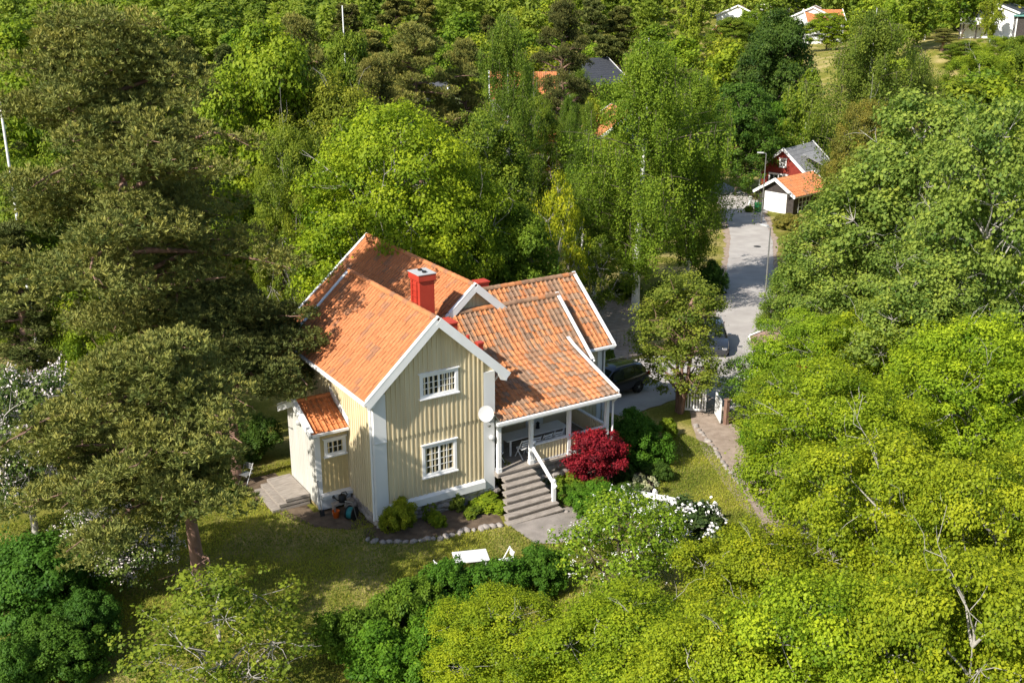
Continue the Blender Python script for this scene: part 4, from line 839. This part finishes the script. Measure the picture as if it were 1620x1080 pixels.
tree('broadleaf_tree', 'maple2', 455, 210, 63, 150, (.10, .12, .014), 'yellowish olive tree right of the tall pine, beside the white blossom')
tree('maple_tree', 'maple0', 615, 172, 58, 340, (.132, .165, .010), 'large bright green maple directly behind the house')
tree('maple_tree', 'maple1', 730, 265, 57, 190, (.122, .155, .010), 'bright green maple with a dark trunk right behind the main ridge')
tree('maple_tree', 'oak0', 820, 335, 58, 150, (.085, .12, .012), 'darker green tree behind the right wing of the house')
tree('broadleaf_tree', 'aspen0', 770, 180, 68, 170, MG, 'green tree right of the large maple, below the tall birch')
tree('birch_tree', 'birch0', 798, 12, 88, 150, (.085, .115, .016), 'tall birch with a pale stem left of the hidden orange roofs')
tree('birch_tree', 'birch1', 925, 215, 78, 95, (.080, .115, .016), 'birch between the hidden orange roofs and the blue cottage')
tree('broadleaf_tree', 'young0', 886, 285, 66, 95, (.20, .20, .012), 'small yellow green tree in front of the brown shed roof')
tree('broadleaf_tree', 'aspen1', 795, 235, 70, 110, MG, 'green tree left of the brown shed roof')
tree('birch_tree', 'birch1', 930, 155, 122, 60, (.09, .12, .016), 'slim birch at the left end of the blue house roof')
tree('birch_tree', 'birch2', 903, 142, 102, 70, (.080, .115, .016), 'slim birch between the bright orange roof and the blue house')
tree('broadleaf_tree', 'maple2', 850, 160, 96, 100, MG, 'leafy tree covering the left half of the bright orange roof')
tree('birch_tree', 'birch0', 838, 95, 128, 70, (.085, .12, .016), 'slim birch in front of the pale orange roof')
tree('birch_tree', 'birch1', 912, 96, 150, 90, (.085, .115, .016), 'slim birch left of the black roof near the top')
tree('broadleaf_tree', 'oak1', 1530, 64, 190, 70, MG, 'green tree in front of the left end of the hill house')
tree('broadleaf_tree', 'maple0', 1585, 58, 188, 80, LG, 'green tree below the balcony of the hill house')
tree('pine_tree', 'pine0', 1495, 45, 200, 60, BW, 'pine left of the hill house')
tree('broadleaf_tree', 'oak0', 1618, 62, 178, 80, MG, 'green tree at the right edge below the hill house')
tree('broadleaf_tree', 'maple2', 1555, 84, 165, 110, LG, 'broad tree lower on the slope below the hill house')
tree('broadleaf_tree', 'oak0', 1160, 30, 225, 90, MG, 'round tree below the far houses at the top edge')
tree('broadleaf_tree', 'oak1', 1190, 17, 240, 60, (.10, .14, .012), 'round tree in front of the white far house at the top edge')
tree('broadleaf_tree', 'oak1', 1312, 20, 232, 80, LG, 'round tree below the pink orange far gable')
b1 = gp(1016, 492); bD = math.hypot(*(b1-CAM)[:2])
tree('birch_tree', 'birch2', 1022, 45, bD, 270, (.100, .135, .014), 'large weeping birch with a white trunk left of the road', rz=2.0)
tree('birch_tree', 'birch0', 1105, 105, bD+7, 190, (.095, .130, .014), 'weeping birch hanging over the left edge of the road')
tree('birch_tree', 'birch1', 945, 230, bD+3, 140, (.095, .125, .016), 'birch left of the white trunk, above the bare ground', rz=4.0)
tree('broadleaf_tree', 'young0', 950, 380, bD-4, 100, MG, 'small tree behind the pale street lamp by the roof')
treeh('hedge', 'hedge0', 1128, 412, 2.6, 60, (.035, .07, .012), 'dark hedge along the left edge of the road under the birches', 'hedge')
p = gp(1068, 652); Dp = math.hypot(*(p-CAM)[:2])
tree('thuja_tree', 'thuja0', 1085, 440, Dp, 165, (.110, .125, .020), 'olive green multi stemmed tree with a thick reddish trunk beside the gate')
treeh('broadleaf_tree', 'aspen1', 1232, 590, 4.2, 130, LG, 'fresh green small tree between the hawthorn and the yellow maples')
tree('hawthorn_tree', 'cherry0', 1192, 560, 54, 120, (.085, .14, .016), 'white flowering hawthorn right of the gate beside the road')
treeh('shrub', 'bush0', 1215, 655, 2.2, 100, (.09, .15, .012), 'green bush right of the white gate', 'shrub')
tree('linden_tree', 'oak0', 1235, 25, 150, 130, (.040, .065, .012), 'dark rounded tree at the top, right of the far tiled roofs')
tree('linden_tree', 'oak1', 1175, 130, 128, 130, (.045, .080, .012), 'dark green tree left of the red cottage with the grey roof')
tree('linden_tree', 'oak0', 1262, 150, 145, 110, (.060, .11, .012), 'bright edged tree directly behind the red cottage')
tree('birch_tree', 'birch2', 1395, 0, 104, 230, (.090, .110, .018), 'tall birch with forked white branches at the upper right')
tree('birch_tree', 'birch1', 1460, 75, 110, 130, (.085, .105, .018), 'birch left of and below the white house on the hill')
tree('broadleaf_tree', 'maple2', 1374, 165, 98, 120, (.12, .105, .022), 'brownish green tree right of the red cottage')
tree('broadleaf_tree', 'aspen0', 1378, 235, 74, 180, (.11, .12, .022), 'dusty green tree right of the garage with the orange roof')
tree('aspen_tree', 'aspen0', 1475, 145, 60, 300, PALE, 'large pale green aspen in the middle of the right side')
tree('aspen_tree', 'aspen1', 1590, 160, 52, 260, PALE, 'pale green aspen at the right edge, nearer than the large one')
tree('aspen_tree', 'aspen1', 1345, 305, 61, 210, PALE, 'pale aspen above the red shed with the white barge board')
tree('aspen_tree', 'aspen0', 1268, 395, 62, 110, (.10, .135, .024), 'small pale aspen between the road and the red shed')
treeh('aspen_tree', 'aspen1', 1232, 468, 4.5, 70, (.11, .14, .024), 'slim pale aspen in front of the small red shed')
tree('aspen_tree', 'aspen0', 1470, 380, 50, 220, PALE, 'pale aspen right of the red shed, above the yellow maples')
M = ['rounded yellow green maple just right of the gravel path', 'tall yellow green maple at the right edge below the aspens', 'yellow green maple in the centre of the lower right woods', 'yellow green maple at the right edge, lower half of the picture', 'yellow green maple right of the white rhododendron', 'yellow green maple filling the lower right corner',
     'yellow green maple at the bottom edge right of the middle', 'yellow green maple in front of the flowering shrub at the bottom', 'yellow green maple at the bottom edge right of the lawn hedge', 'yellow green maple below the red sheds by the road', 'yellow green maple between the shed and the right edge']
for i, (px, py, Ht, wd) in enumerate(((1325, 590, 7.0, 300), (1550, 515, 8.5, 330), (1425, 705, 7.6, 360), (1590, 720, 8.5, 330), (1205, 850, 5.4, 300), (1560, 900, 8.5, 420), (1350, 925, 7.5, 400), (1000, 955, 4.6, 330), (800, 950, 3.6, 250), (1300, 500, 5.8, 220), (1430, 480, 7.4, 240))):
    c = YG if i not in (9,) else (.125, .160, .012); treeh('maple_tree', 'maple%d' % (i % 3), px, py, Ht, wd, c, M[i], var=.13)
for i, (px, py, Ht, wd) in enumerate(((1760, 430, 9, 330), (1800, 640, 9, 360), (1770, 850, 8.5, 380), (1790, 250, 11, 300))):
    treeh('maple_tree', 'maple%d' % (i % 3), px, py, Ht, wd, YG, 'yellow green maple continuing the wood past the right edge of the picture', 'tree', 'maples past the right edge', var=.1)
treeh('maple_tree', 'maple1', 1140, 985, 6.0, 330, YG, 'yellow green maple at the bottom edge just right of the centre', var=.06)
treeh('flowering_tree', 'cherry0', 985, 785, 4.3, 235, (.115, .160, .014), 'white flowering shrub tree below the porch stairs', rz=1.2)
shrub('rhododendron', 'rhodo0', 1085, 862, 1.9, 150, (.040, .060, .020), 'rhododendron covered in white blooms in front of the low white fence')
shrub('japanese_maple', 'mapler', 941, 778, 2.85, 98, (.140, .009, .017), 'crimson leaved maple beside the porch railing', 'tree')
shrub('hedge', 'hedge0', 1002, 732, 2.4, 140, (.045, .095, .010), 'rounded green hedge in the shadow right of the red maple', 'hedge')
for a in (('rhododendron', 'bush0', 632, 836, 1.35, 82, (.150, .160, .014), 'yellowish rounded rhododendron at the front left corner of the house'),
          ('shrub', 'sparse0', 678, 822, .75, 34, MG, 'thin dark green plant right of the yellowish rhododendron'),
          ('shrub', 'fern0', 722, 806, .8, 36, (.10, .12, .02), 'fern like clump under the lower front window'),
          ('shrub', 'fern0', 772, 806, .5, 70, LG, 'low bright green ground plant left of the porch stairs'),
          ('rose_bush', 'sparse0', 790, 778, 1.7, 60, OL, 'thin rose bush climbing beside the porch stairs'),
          ('shrub', 'bush1', 868, 772, .9, 48, MG, 'green plant beneath the white stair handrail'),
          ('shrub', 'fern0', 905, 778, .9, 70, (.10, .13, .014), 'light green fern clump right of the stair newel post'),
          ('shrub', 'fern0', 935, 772, .7, 60, (.12, .13, .02), 'yellowish fern below the red maple'),
          ('shrub', 'bush2', 985, 762, 1.0, 50, DG, 'dark rounded shrub right of the red maple trunk'),
          ('shrub', 'sparse0', 1012, 782, .95, 62, (.24, .23, .17), 'grey flowering spirea beside the low white fence'),
          ('shrub', 'bush1', 950, 815, 1.3, 120, (.050, .105, .010), 'dense green shrub mass above the white flowering tree'),
          ('shrub', 'bush0', 895, 745, .8, 40, (.05, .08, .02), 'dark plant against the stone plinth of the porch'),
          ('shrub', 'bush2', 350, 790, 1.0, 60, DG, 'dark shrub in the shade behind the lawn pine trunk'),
          ('shrub', 'bush2', 690, 832, .6, 40, LG, 'low light green plant between the fern and the rounded rhododendron'),
          ('shrub', 'fern0', 745, 818, .45, 34, MG, 'small dark clump beside the stone edging'),
          ('shrub', 'sparse0', 812, 792, .8, 36, OL, 'thin plant beside the lower porch stairs'),
          ('shrub', 'bush1', 915, 800, 1.0, 70, (.06, .11, .012), 'leafy green shrub in front of the fern by the newel post'),
          ('shrub', 'bush0', 988, 800, 1.0, 70, DG, 'dark green shrub left of the low white fence'),
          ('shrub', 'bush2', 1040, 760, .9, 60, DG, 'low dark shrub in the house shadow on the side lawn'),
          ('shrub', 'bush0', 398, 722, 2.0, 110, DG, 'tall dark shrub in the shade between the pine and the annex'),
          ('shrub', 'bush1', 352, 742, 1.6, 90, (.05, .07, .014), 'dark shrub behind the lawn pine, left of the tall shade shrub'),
          ('shrub', 'bush0', 962, 582, 1.3, 30, DG, 'dark shrub between the house corner and the parked car'),
          ('shrub', 'bush1', 1245, 362, 1.6, 60, (.14, .12, .03), 'brownish bush below the garage door'),
          ('shrub', 'bush2', 1186, 336, .8, 22, MG, 'low bush beside the green bin at the garage'),
          ('shrub', 'bush1', 1058, 690, 1.0, 40, (.12, .15, .014), 'sunlit low bush at the foot of the thick trunk'),
          ('shrub', 'bush0', 985, 470, 1.4, 70, MG, 'bush on the bare ground behind the tiled roof'),
          ('shrub', 'bush2', 1045, 480, 1.5, 80, MG, 'bush right of the white birch trunk')): shrub(*a)
for i, (px, py, Ht, wd, c, l) in enumerate(((560, 955, 2.1, 150, (.065, .105, .012), 'bright end of the lawn hedge, furthest left'), (640, 915, 2.2, 150, (.070, .110, .012), 'second bush of the lawn hedge from the left, sunlit'), (715, 886, 1.9, 140, (.045, .095, .010), 'lawn hedge bush below the white garden table'),
        (790, 880, 1.8, 140, (.04, .09, .010), 'lawn hedge bush right of the white garden table'), (860, 868, 1.7, 120, (.04, .085, .010), 'last bush of the lawn hedge, beside the stone paving'), (600, 1000, 2.0, 180, (.06, .115, .010), 'hedge bush at the bottom edge left of the maples'), (700, 965, 2.4, 170, (.06, .115, .01), 'tall hedge bush in front of the garden table hedge'))):
    treeh('hedge_bush', 'bush%d' % (i % 3), px, py, Ht, wd, c, l, 'hedge', 'bushes of the lawn hedge')
# ------------------------------------------------------------------ other buildings
def cottage(name, label, cat, p, w_, d_, h, rise, rz, wall, roof, win=(), chim=None, tiled=True, door=None, ov=.35):
    """w_ wide gable along local x facing -y, d_ deep along y, ridge along y."""
    t = thing(name, label, cat, p, rz); e = w_/2; sl = rise/e
    MB().prism([(-e, 0, -1.2), (e, 0, -1.2), (e, 0, h), (0, 0, h+rise), (-e, 0, h)], (0, d_, 0)).build('wall', wall, t)
    for s in (-1, 1):
        pr = [(0, -ov, h+rise+.12), (s*(e+ov), -ov, h-sl*ov+.12)]
        if tiled: o = tiles('roof', (0, 0, 0), (0, 1, 0), pr, d_+2*ov, roof, t, tw=.3, tl=.4, seed=int(w_*10)+s+5)
        else:
            m = MB(); a, b = pr; m.prism([(a[0], -ov, a[2]), (b[0], -ov, b[2]), (b[0], -ov, b[2]-.03), (a[0], -ov, a[2]-.03)], (0, d_+2*ov, 0))
            for k in range(int((e+ov)/.45)): x = s*(k+1)*.45; z = a[2]-abs(x)*sl; m.box(x-.012, x+.012, -ov, d_+ov, z-.01, z+.012)
            o = m.build('roof', roof, t)
        MB().prism([(0, -ov+.02, h+rise+.08), (s*(e+ov-.02), -ov+.02, h-sl*ov+.08), (s*(e+ov-.02), -ov+.02, h-sl*ov-.02), (0, -ov+.02, h+rise-.02)], (0, d_+2*ov-.04, 0)).build('soffit', WHITE, o)
        for y, ou in ((-ov-.03, (0, -1, 0)), (d_+ov+.03, (0, 1, 0))): bargeboard(o, (0, y, h+rise+.16), (s*(e+ov+.05), y, h-sl*ov+.12), out=ou, h=.26, d=.004*(s+1))
    for (face, u, z, ww, hh) in win:
        if face == 'f': window(t, (u, -.003, z), (1, 0, 0), (0, -1, 0), ww, hh, 2, 2, 2)
        if face == 'r': window(t, (e+.003, u, z), (0, 1, 0), (1, 0, 0), ww, hh, 2, 2, 2)
        if face == 'l': window(t, (-e-.003, u+ww, z), (0, -1, 0), (-1, 0, 0), ww, hh, 2, 2, 2)
    for s in (-1, 1): MB().box(s*e-.09, s*e+.09, -.03, .1, -1.0, h-.05).build('corner_board', WHITE if wall is not DARKW else DARKW, t)
    if chim: m = MB(); m.box(chim[0]-.4, chim[0]+.4, chim[1]-.4, chim[1]+.4, h, h+rise+1.0); m.box(chim[0]-.46, chim[0]+.46, chim[1]-.46, chim[1]+.46, h+rise+.9, h+rise+1.05); m.build('chimney', TERRA, t)
    return t
# garage by the road
a = gp(1200, 331); b = gp(1252, 340); d = (b-a)[:2]; ga = math.atan2(d[1], d[0]); wg = 4.4; mid = (a+b)/2
GA = cottage('garage', 'small dark garage with white double doors, white barge boards and orange roof', 'garage', (mid[0], mid[1], float(zt(mid[0], mid[1]))-.1), wg, 6.5, 2.3, 1.35, ga, DARKW, TILE, tiled=True, ov=.45)
for s in (0, 1): MB().box(-1.42+1.43*s, -.02+1.43*s, -.06, -.004, .05, 2.25).build('door', WHITE, GA)
m = MB()
for s in (-1.35, -.35, .35, 1.05): m.box(s, s+.3, -.075, -.06, 1.55, 1.6)
m.build('hinge', BLACK, GA)
m = MB()
for k in range(4): m.box(2.22, 2.27, 1.0+k*.7, 1.06+k*.7, .2, 2.1)
for k in range(4): m.box(2.22, 2.265, 1.0, 3.2, .3+k*.5, .35+k*.5)
m.build('trellis', SOFT, GA)
p = gp(1199, 336); o = MB(); o.box(-.28, .28, -.33, .33, .1, .95); o.box(-.31, .31, -.36, .36, .95, 1.05); o.cyl((-.3, -.28, .1), (.3, -.28, .1), .1, .1, 10); o = o.build('waste_bin', BINGREEN, None, bevel=.03); o.location = flat(p); tag(o, 'green wheeled waste bin beside the garage door', 'bin')
p = gp(1186, 330); o = MB().box(-.12, .12, -.12, .12, 0, 1.3).box(-.14, .14, -.14, .14, 1.3, 1.36).build('gate_post', WHITE); o.location = flat(p); tag(o, 'short white post at the road edge left of the green bin', 'post')
# red cottage with grey roof behind the garage
p = far(1238, 278, 128); RC = cottage('cottage', 'red cottage with a grey roof and white windows behind the garage', 'house', (p[0], p[1], float(zt(p[0], p[1]))), 5.6, 7, 3.2, 2.4, ga+R(8), REDW, GREYROOF, [('f', -1.7, 1.3, 2.4, 1.5), ('f', -.5, 3.6, .9, 1.0)], tiled=False)
t = RC; m = MB(); m.prism([(1.5, 1.6, 5.0), (1.5, 4.6, 5.0), (5.4, 4.6, 3.5), (5.4, 1.6, 3.5)], (0, 0, .1)); o = m.build('porch_roof', GREYROOF, t)
for y in (1.7, 4.5): MB().box(5.1, 5.25, y-.08, y+.08, -1, 3.5).build('porch_post', WHITE, t)
MB().box(5.38, 5.46, 1.55, 4.65, 3.4, 3.66).build('fascia', WHITE, t)
# red sheds right of the road
p = far(1338, 452, 60); cottage('shed', 'red shed with a white barge board almost hidden among aspens', 'shed', (p[0], p[1], float(zt(p[0], p[1]))), 3.4, 4.5, 3.3, 1.1, R(-52), REDW, GREYROOF, [('f', -.6, 1.0, 1.2, 1.0)], tiled=False)
p = far(1250, 490, 59); cottage('shed', 'small red shed by the street lamp at the right road edge', 'shed', (p[0], p[1], float(zt(p[0], p[1]))), 2.8, 3.2, 1.9, .7, R(-40), REDW, BROWNROOF, [], tiled=False)
# houses glimpsed in the wood
def at_(px, py, D): p = far(px, py, D); return (p[0], p[1], float(zt(p[0], p[1])))
cottage('wood_house', 'house with a pale orange tiled roof glimpsed above the others in the wood', 'house', at_(880, 130, 170), 9, 10, 6.6, 3.4, R(60), SOFT, TILE, [('f', -2, 3, 1.4, 1.4)], None)
cottage('wood_house', 'house with a bright orange tiled roof half hidden in the wood centre', 'house', at_(884, 180, 130), 8, 9, 5.2, 3.2, R(75), REDW, TILE_NEW, [('f', -2, 2, 1.4, 1.4)], None)
cottage('wood_house', 'dark blue house with an orange roof and white barge board by the birch', 'house', at_(1000, 200, 140), 8, 9, 5.0, 2.8, R(-20), BLUEW, TILE, [('f', -1.6, 2.2, 1.2, 1.5), ('f', -1.6, .4, 1.2, 1.2)], None)
cottage('wood_house', 'dark house with a black roof near the top centre', 'house', at_(958, 110, 190), 10, 11, 5, 3.4, R(100), DARKW, DARKROOF, [], None, tiled=False)
cottage('wood_house', 'white gabled house with a dark roof beside the brown pines', 'house', at_(710, 135, 170), 9, 10, 5.2, 3.4, R(40), WHITE, DARKROOF, [('f', -2, 2, 1.4, 1.4)], None, tiled=False)
cottage('garden_shed', 'shed with a low grey brown roof behind the yellow green tree', 'shed', at_(874, 290, 110), 5.2, 6, 3.9, 1.2, R(70), DARKW, BROWNROOF, [], None, tiled=False)
cottage('far_house', 'far white house with a brown roof at the top edge, left of the others', 'house', at_(1168, 16, 268), 10, 11, 4.6, 2.2, R(-60), WHITE, BROWNROOF, [('f', -3, 1.5, 2, 1.6), ('l', 2, 1.5, 2, 1.6)], None, tiled=False)
cottage('far_house', 'far house with a small orange roof just below the white one at the top', 'house', at_(1165, 34, 246), 5, 7, 3.6, 2.4, R(-20), BROWNROOF, TILE, [], None)
cottage('far_house', 'far grey house with a flat dark roof at the top edge', 'house', at_(1215, 8, 272), 10, 9, 5.5, 1.2, R(-60), SOFT, DARKROOF, [('f', -3, 2, 2.5, 1.8)], None, tiled=False)
cottage('far_house', 'far pale house with a low brown hipped roof at the top edge', 'house', at_(1286, 18, 255), 9, 9, 5.5, 2.0, R(-50), SOFT, BROWNROOF, [('f', -2.5, 2.5, 1.6, 1.6)], None, tiled=False)
cottage('far_house', 'far house with a pink orange gable right of the low brown roof', 'house', at_(1330, 22, 258), 6, 8, 4.4, 2.2, R(60), SOFT, TILE, [], None)
wh = cottage('hill_house', 'white house with a balcony and brick chimney on the hill at the top right', 'house', at_(1562, 52, 212), 9, 10, 4.2, 1.7, R(-66), WHITE, DARKROOF, [('f', -3.4, 3.2, 1.6, 1.5), ('l', 1.5, 3, 2.2, 1.6), ('f', .5, 3.2, 1.6, 1.5)], (-1.2, 4), tiled=False)
MB().box(-4.2, 1.5, -2.4, -.01, 2.2, 2.45).box(-4.2, 1.5, -2.4, -2.3, 2.45, 3.3).build('balcony', WHITE, wh)
for x in (-4.1, -1.4, 1.4): MB().box(x-.1, x+.1, -2.4, -2.2, -2, 2.2).build('post', DARKW, wh)
o = MB().box(4.0, 10, 0, 7, -1, 3.6).build('extension', DARKW, wh); MB().box(3.9, 10.3, -.5, 7.5, 3.6, 3.85).build('flat_roof', GREENROOF, wh)
# ------------------------------------------------------------------ the wood beyond: individual trees
KEEP = [(1160, 1300, 345, 130), (1150, 1225, 560, 70), (845, 900, 126, 168), (872, 908, 195, 128), (955, 995, 205, 138), (940, 985, 110, 188), (715, 735, 140, 168), (852, 892, 280, 108), (1140, 1230, 16, 266), (1150, 1182, 34, 244), (1268, 1305, 22, 252), (1320, 1345, 20, 255), (1524, 1620, 60, 203), (540, 550, 55, 116)]
PAL = dict(b=[LG, LG, (.11, .14, .014), (.13, .165, .016), (.085, .12, .012), (.155, .17, .016)], i=[(.13, .165, .016), (.15, .17, .018), (.115, .15, .016)], p=[BW, (.075, .075, .022), PD])
REG = ((0, 330, 'left of the tallest pine'), (330, 700, 'between the tallest pine and the brown pines'), (700, 1000, 'above the hidden orange roofs'), (1000, 1180, 'left of the garage'), (1180, 1420, 'beyond the garage'), (1420, 1621, 'below and beside the white house on the hill'))
rw_ = random.Random(11); pts = []; D = 66.; nfill = 0
def blocked(px, D, wpx, py):
    for x0, x1, yb, dk in KEEP:
        if D < dk and px+wpx*.5 > x0 and px-wpx*.5 < x1 and py < yb: return True
    return False
while D < 240:
    sp = 7.5 if D < 120 else 7.5+(D-120)*.055
    n = int(1.12*D/sp)
    for k in range(n):
        az = (k+rw_.uniform(.1, .9))/n*1.12-.51; dd = D+rw_.uniform(-.45, .45)*sp; h = YAW+az
        x, y = CAM[0]+dd*math.sin(h), CAM[1]+dd*math.cos(h); z = float(zt(x, y))
        if ROAD is not None and np.min(np.hypot(ROAD[:, 0]-x, ROAD[:, 1]-y)) < 5.5: continue
        if any((x-q[0])**2+(y-q[1])**2 < (2.2+.45*q[2])**2 for q in PLANTED): continue
        u = rw_.random(); west = az < 0
        kd = 'p' if u < (.26 if west else .12) else ('i' if u < (.5 if west else .48) else 'b')
        Ht = rw_.uniform(8.5, 14.5) if kd != 'p' else rw_.uniform(11, 16); Rr = Ht*{'p': .24, 'i': .25, 'b': .36}[kd]*rw_.uniform(.85, 1.15)
        top = np.array([x, y, z+Ht])-CAM; dz = top@_d; px = 810+FPX*(top@_r)/dz; py = 540-FPX*(top@_u)/dz; wpx = 2*Rr*FPX/dz
        if px < -140 or px > 1900 or py < -90 or blocked(px, dd, wpx, py): continue
        near = dd < 115
        key = {'p': ('pine%d' if near else 'far_pine%d') % rw_.randrange(2), 'i': ('birch%d' % rw_.randrange(3)) if near else 'far_birch%d' % rw_.randrange(2), 'b': (rw_.choice(['oak0', 'oak1', 'maple0', 'maple2', 'aspen0']) if near else 'far_tree%d' % rw_.randrange(2))}[kd]
        reg = next(r[2] for r in REG if r[0] <= max(0, min(1619, px)) < r[1]); zone = 'middle distance' if near else 'far wood'
        nm, ad = {'p': ('pine_tree', 'brownish pine'), 'i': ('birch_tree', 'light green birch'), 'b': ('broadleaf_tree', 'round leafy tree')}[kd]
        plant(nm, key, (x, y), Ht, Rr, rw_.choice(PAL[kd]), '%s in the %s, %s' % (ad, zone, reg), 'tree', '%ss in the %s, %s' % (ad, zone, reg), var=.14); nfill += 1
    D += sp*.85
print('filler trees', nfill)
rng = np.random.default_rng(12); VV = []; TT = []
src = []
for key in ('far_tree0', 'far_tree1', 'far_pine0'):
    me = KIT[key][2][1]; v = np.zeros(len(me.vertices)*3, np.float32); me.vertices.foreach_get('co', v); tt = np.zeros(len(me.polygons), np.float32); me.attributes['tint'].data.foreach_get('value', tt)
    v = v.reshape(-1, 4, 3); k = rng.permutation(len(v))[:1400]; c_ = v[k].mean(1, keepdims=True); src.append((c_+(v[k]-c_)*1.7, tt[k], KIT[key][0], KIT[key][1]))
D = 236.
while D < 470:
    n = int(1.0*D/10.5)
    for k in range(n):
        h = YAW-.5+(k+rng.uniform(.1, .9))/n; dd = D+rng.uniform(-5, 5); x, y = CAM[0]+dd*math.sin(h), CAM[1]+dd*math.cos(h); z = float(zt(x, y)); Ht = rng.uniform(10, 15.5); Rr = Ht*rng.uniform(.30, .42)
        top = np.array([x, y, z+Ht])-CAM; dz = top@_d; px = 810+FPX*(top@_r)/dz; py = 540-FPX*(top@_u)/dz; wpx = 2*Rr*FPX/dz
        if px < -40 or px > 1660 or blocked(px, dd, wpx, py): continue
        v, tt, H0, R0 = src[min(2, int(rng.random()*2.6))]; a = rng.uniform(0, 6.28); ca, sa = math.cos(a), math.sin(a)
        w_ = v*np.array([Rr/R0, Rr/R0, Ht/H0]); VV.append(np.stack([w_[..., 0]*ca-w_[..., 1]*sa+x, w_[..., 0]*sa+w_[..., 1]*ca+y, w_[..., 2]+z], -1)); TT.append(tt*.6+rng.uniform(-.1, .35))
    D += 10.5*(1 if D < 330 else 1.7)
o = link('far_wood', leaf_mesh('far_wood', np.concatenate(VV), np.concatenate(TT), LEAF)); o.color = (.118, .142, .020, 1); tag(o, 'continuous far wood of mixed trees along the top edge of the picture', 'wood', kind='stuff')
print('far wood', len(VV))
# ------------------------------------------------------------------ grass blades on the lawn
rng = np.random.default_rng(3); n = 150000
X = np.concatenate([rng.uniform(-13, 9, n), rng.uniform(9, 18, n//2)]); Y = np.concatenate([rng.uniform(-9, 8, n), rng.uniform(-7, 3, n//2)])
def inside(X, Y, poly):
    c = np.zeros(len(X), bool); q = np.array(poly)[:, :2]
    for a, b in zip(q, np.roll(q, -1, 0)): c ^= ((a[1] > Y) != (b[1] > Y)) & (X < (b[0]-a[0])*(Y-a[1])/(b[1]-a[1]+1e-12)+a[0])
    return c
bad = inside(X, Y, [(-.1, 0), (-.1, 8), (13, 9), (13, 2), (11.2, -.3), (6.9, -.3), (7.2, -2.4), (4.3, -2.5), (3, -2.0), (.6, -1.5), (-.5, -.9)]) | inside(X, Y, [(-.05, 2.5), (-.9, .5), (-2.0, 1.4), (-3.5, 7), (-.05, 7)]) | inside(X, Y, [g2(*p) for p in ((797, 826), (884, 806), (925, 797), (936, 822), (925, 850), (880, 862), (846, 861))]) | inside(X, Y, [g2(1100, 672), g2(1148, 672), g2(1240, 760), g2(1300, 880), g2(1215, 850), g2(1172, 772)]) | inside(X, Y, [(7, -2.4), (8.2, -3.2), (10.6, -3.3), (12.2, -1.9), (13.4, .4), (11, 1)])
X, Y = X[~bad], Y[~bad]; c = np.stack([X, Y, zt(X, Y)], 1); n = len(c); hgt = rng.uniform(.05, .13, n); ax = unit(rng.normal(size=(n, 3))*[.45, .45, 0]+[0, 0, 1]); nr = unit(np.cross(ax, rng.normal(size=(n, 3))))
o = link('lawn_grass', leaf_mesh('lawn_grass', leaf_verts(c+ax*hgt[:, None]*.5, nr, hgt, rng.uniform(.018, .04, n), rng, 0, axis=ax), np.clip(.45+.22*np.sin(X*.9+np.sin(Y*1.1)*2)+rng.normal(0, .18, n), 0, 1), LEAF)); o.color = (.165, .168, .030, 1)
tag(o, 'short mown grass blades on the lawn round the house', 'grass', kind='stuff')
for me in [m for m in bpy.data.meshes if m.users == 0]: bpy.data.meshes.remove(me)
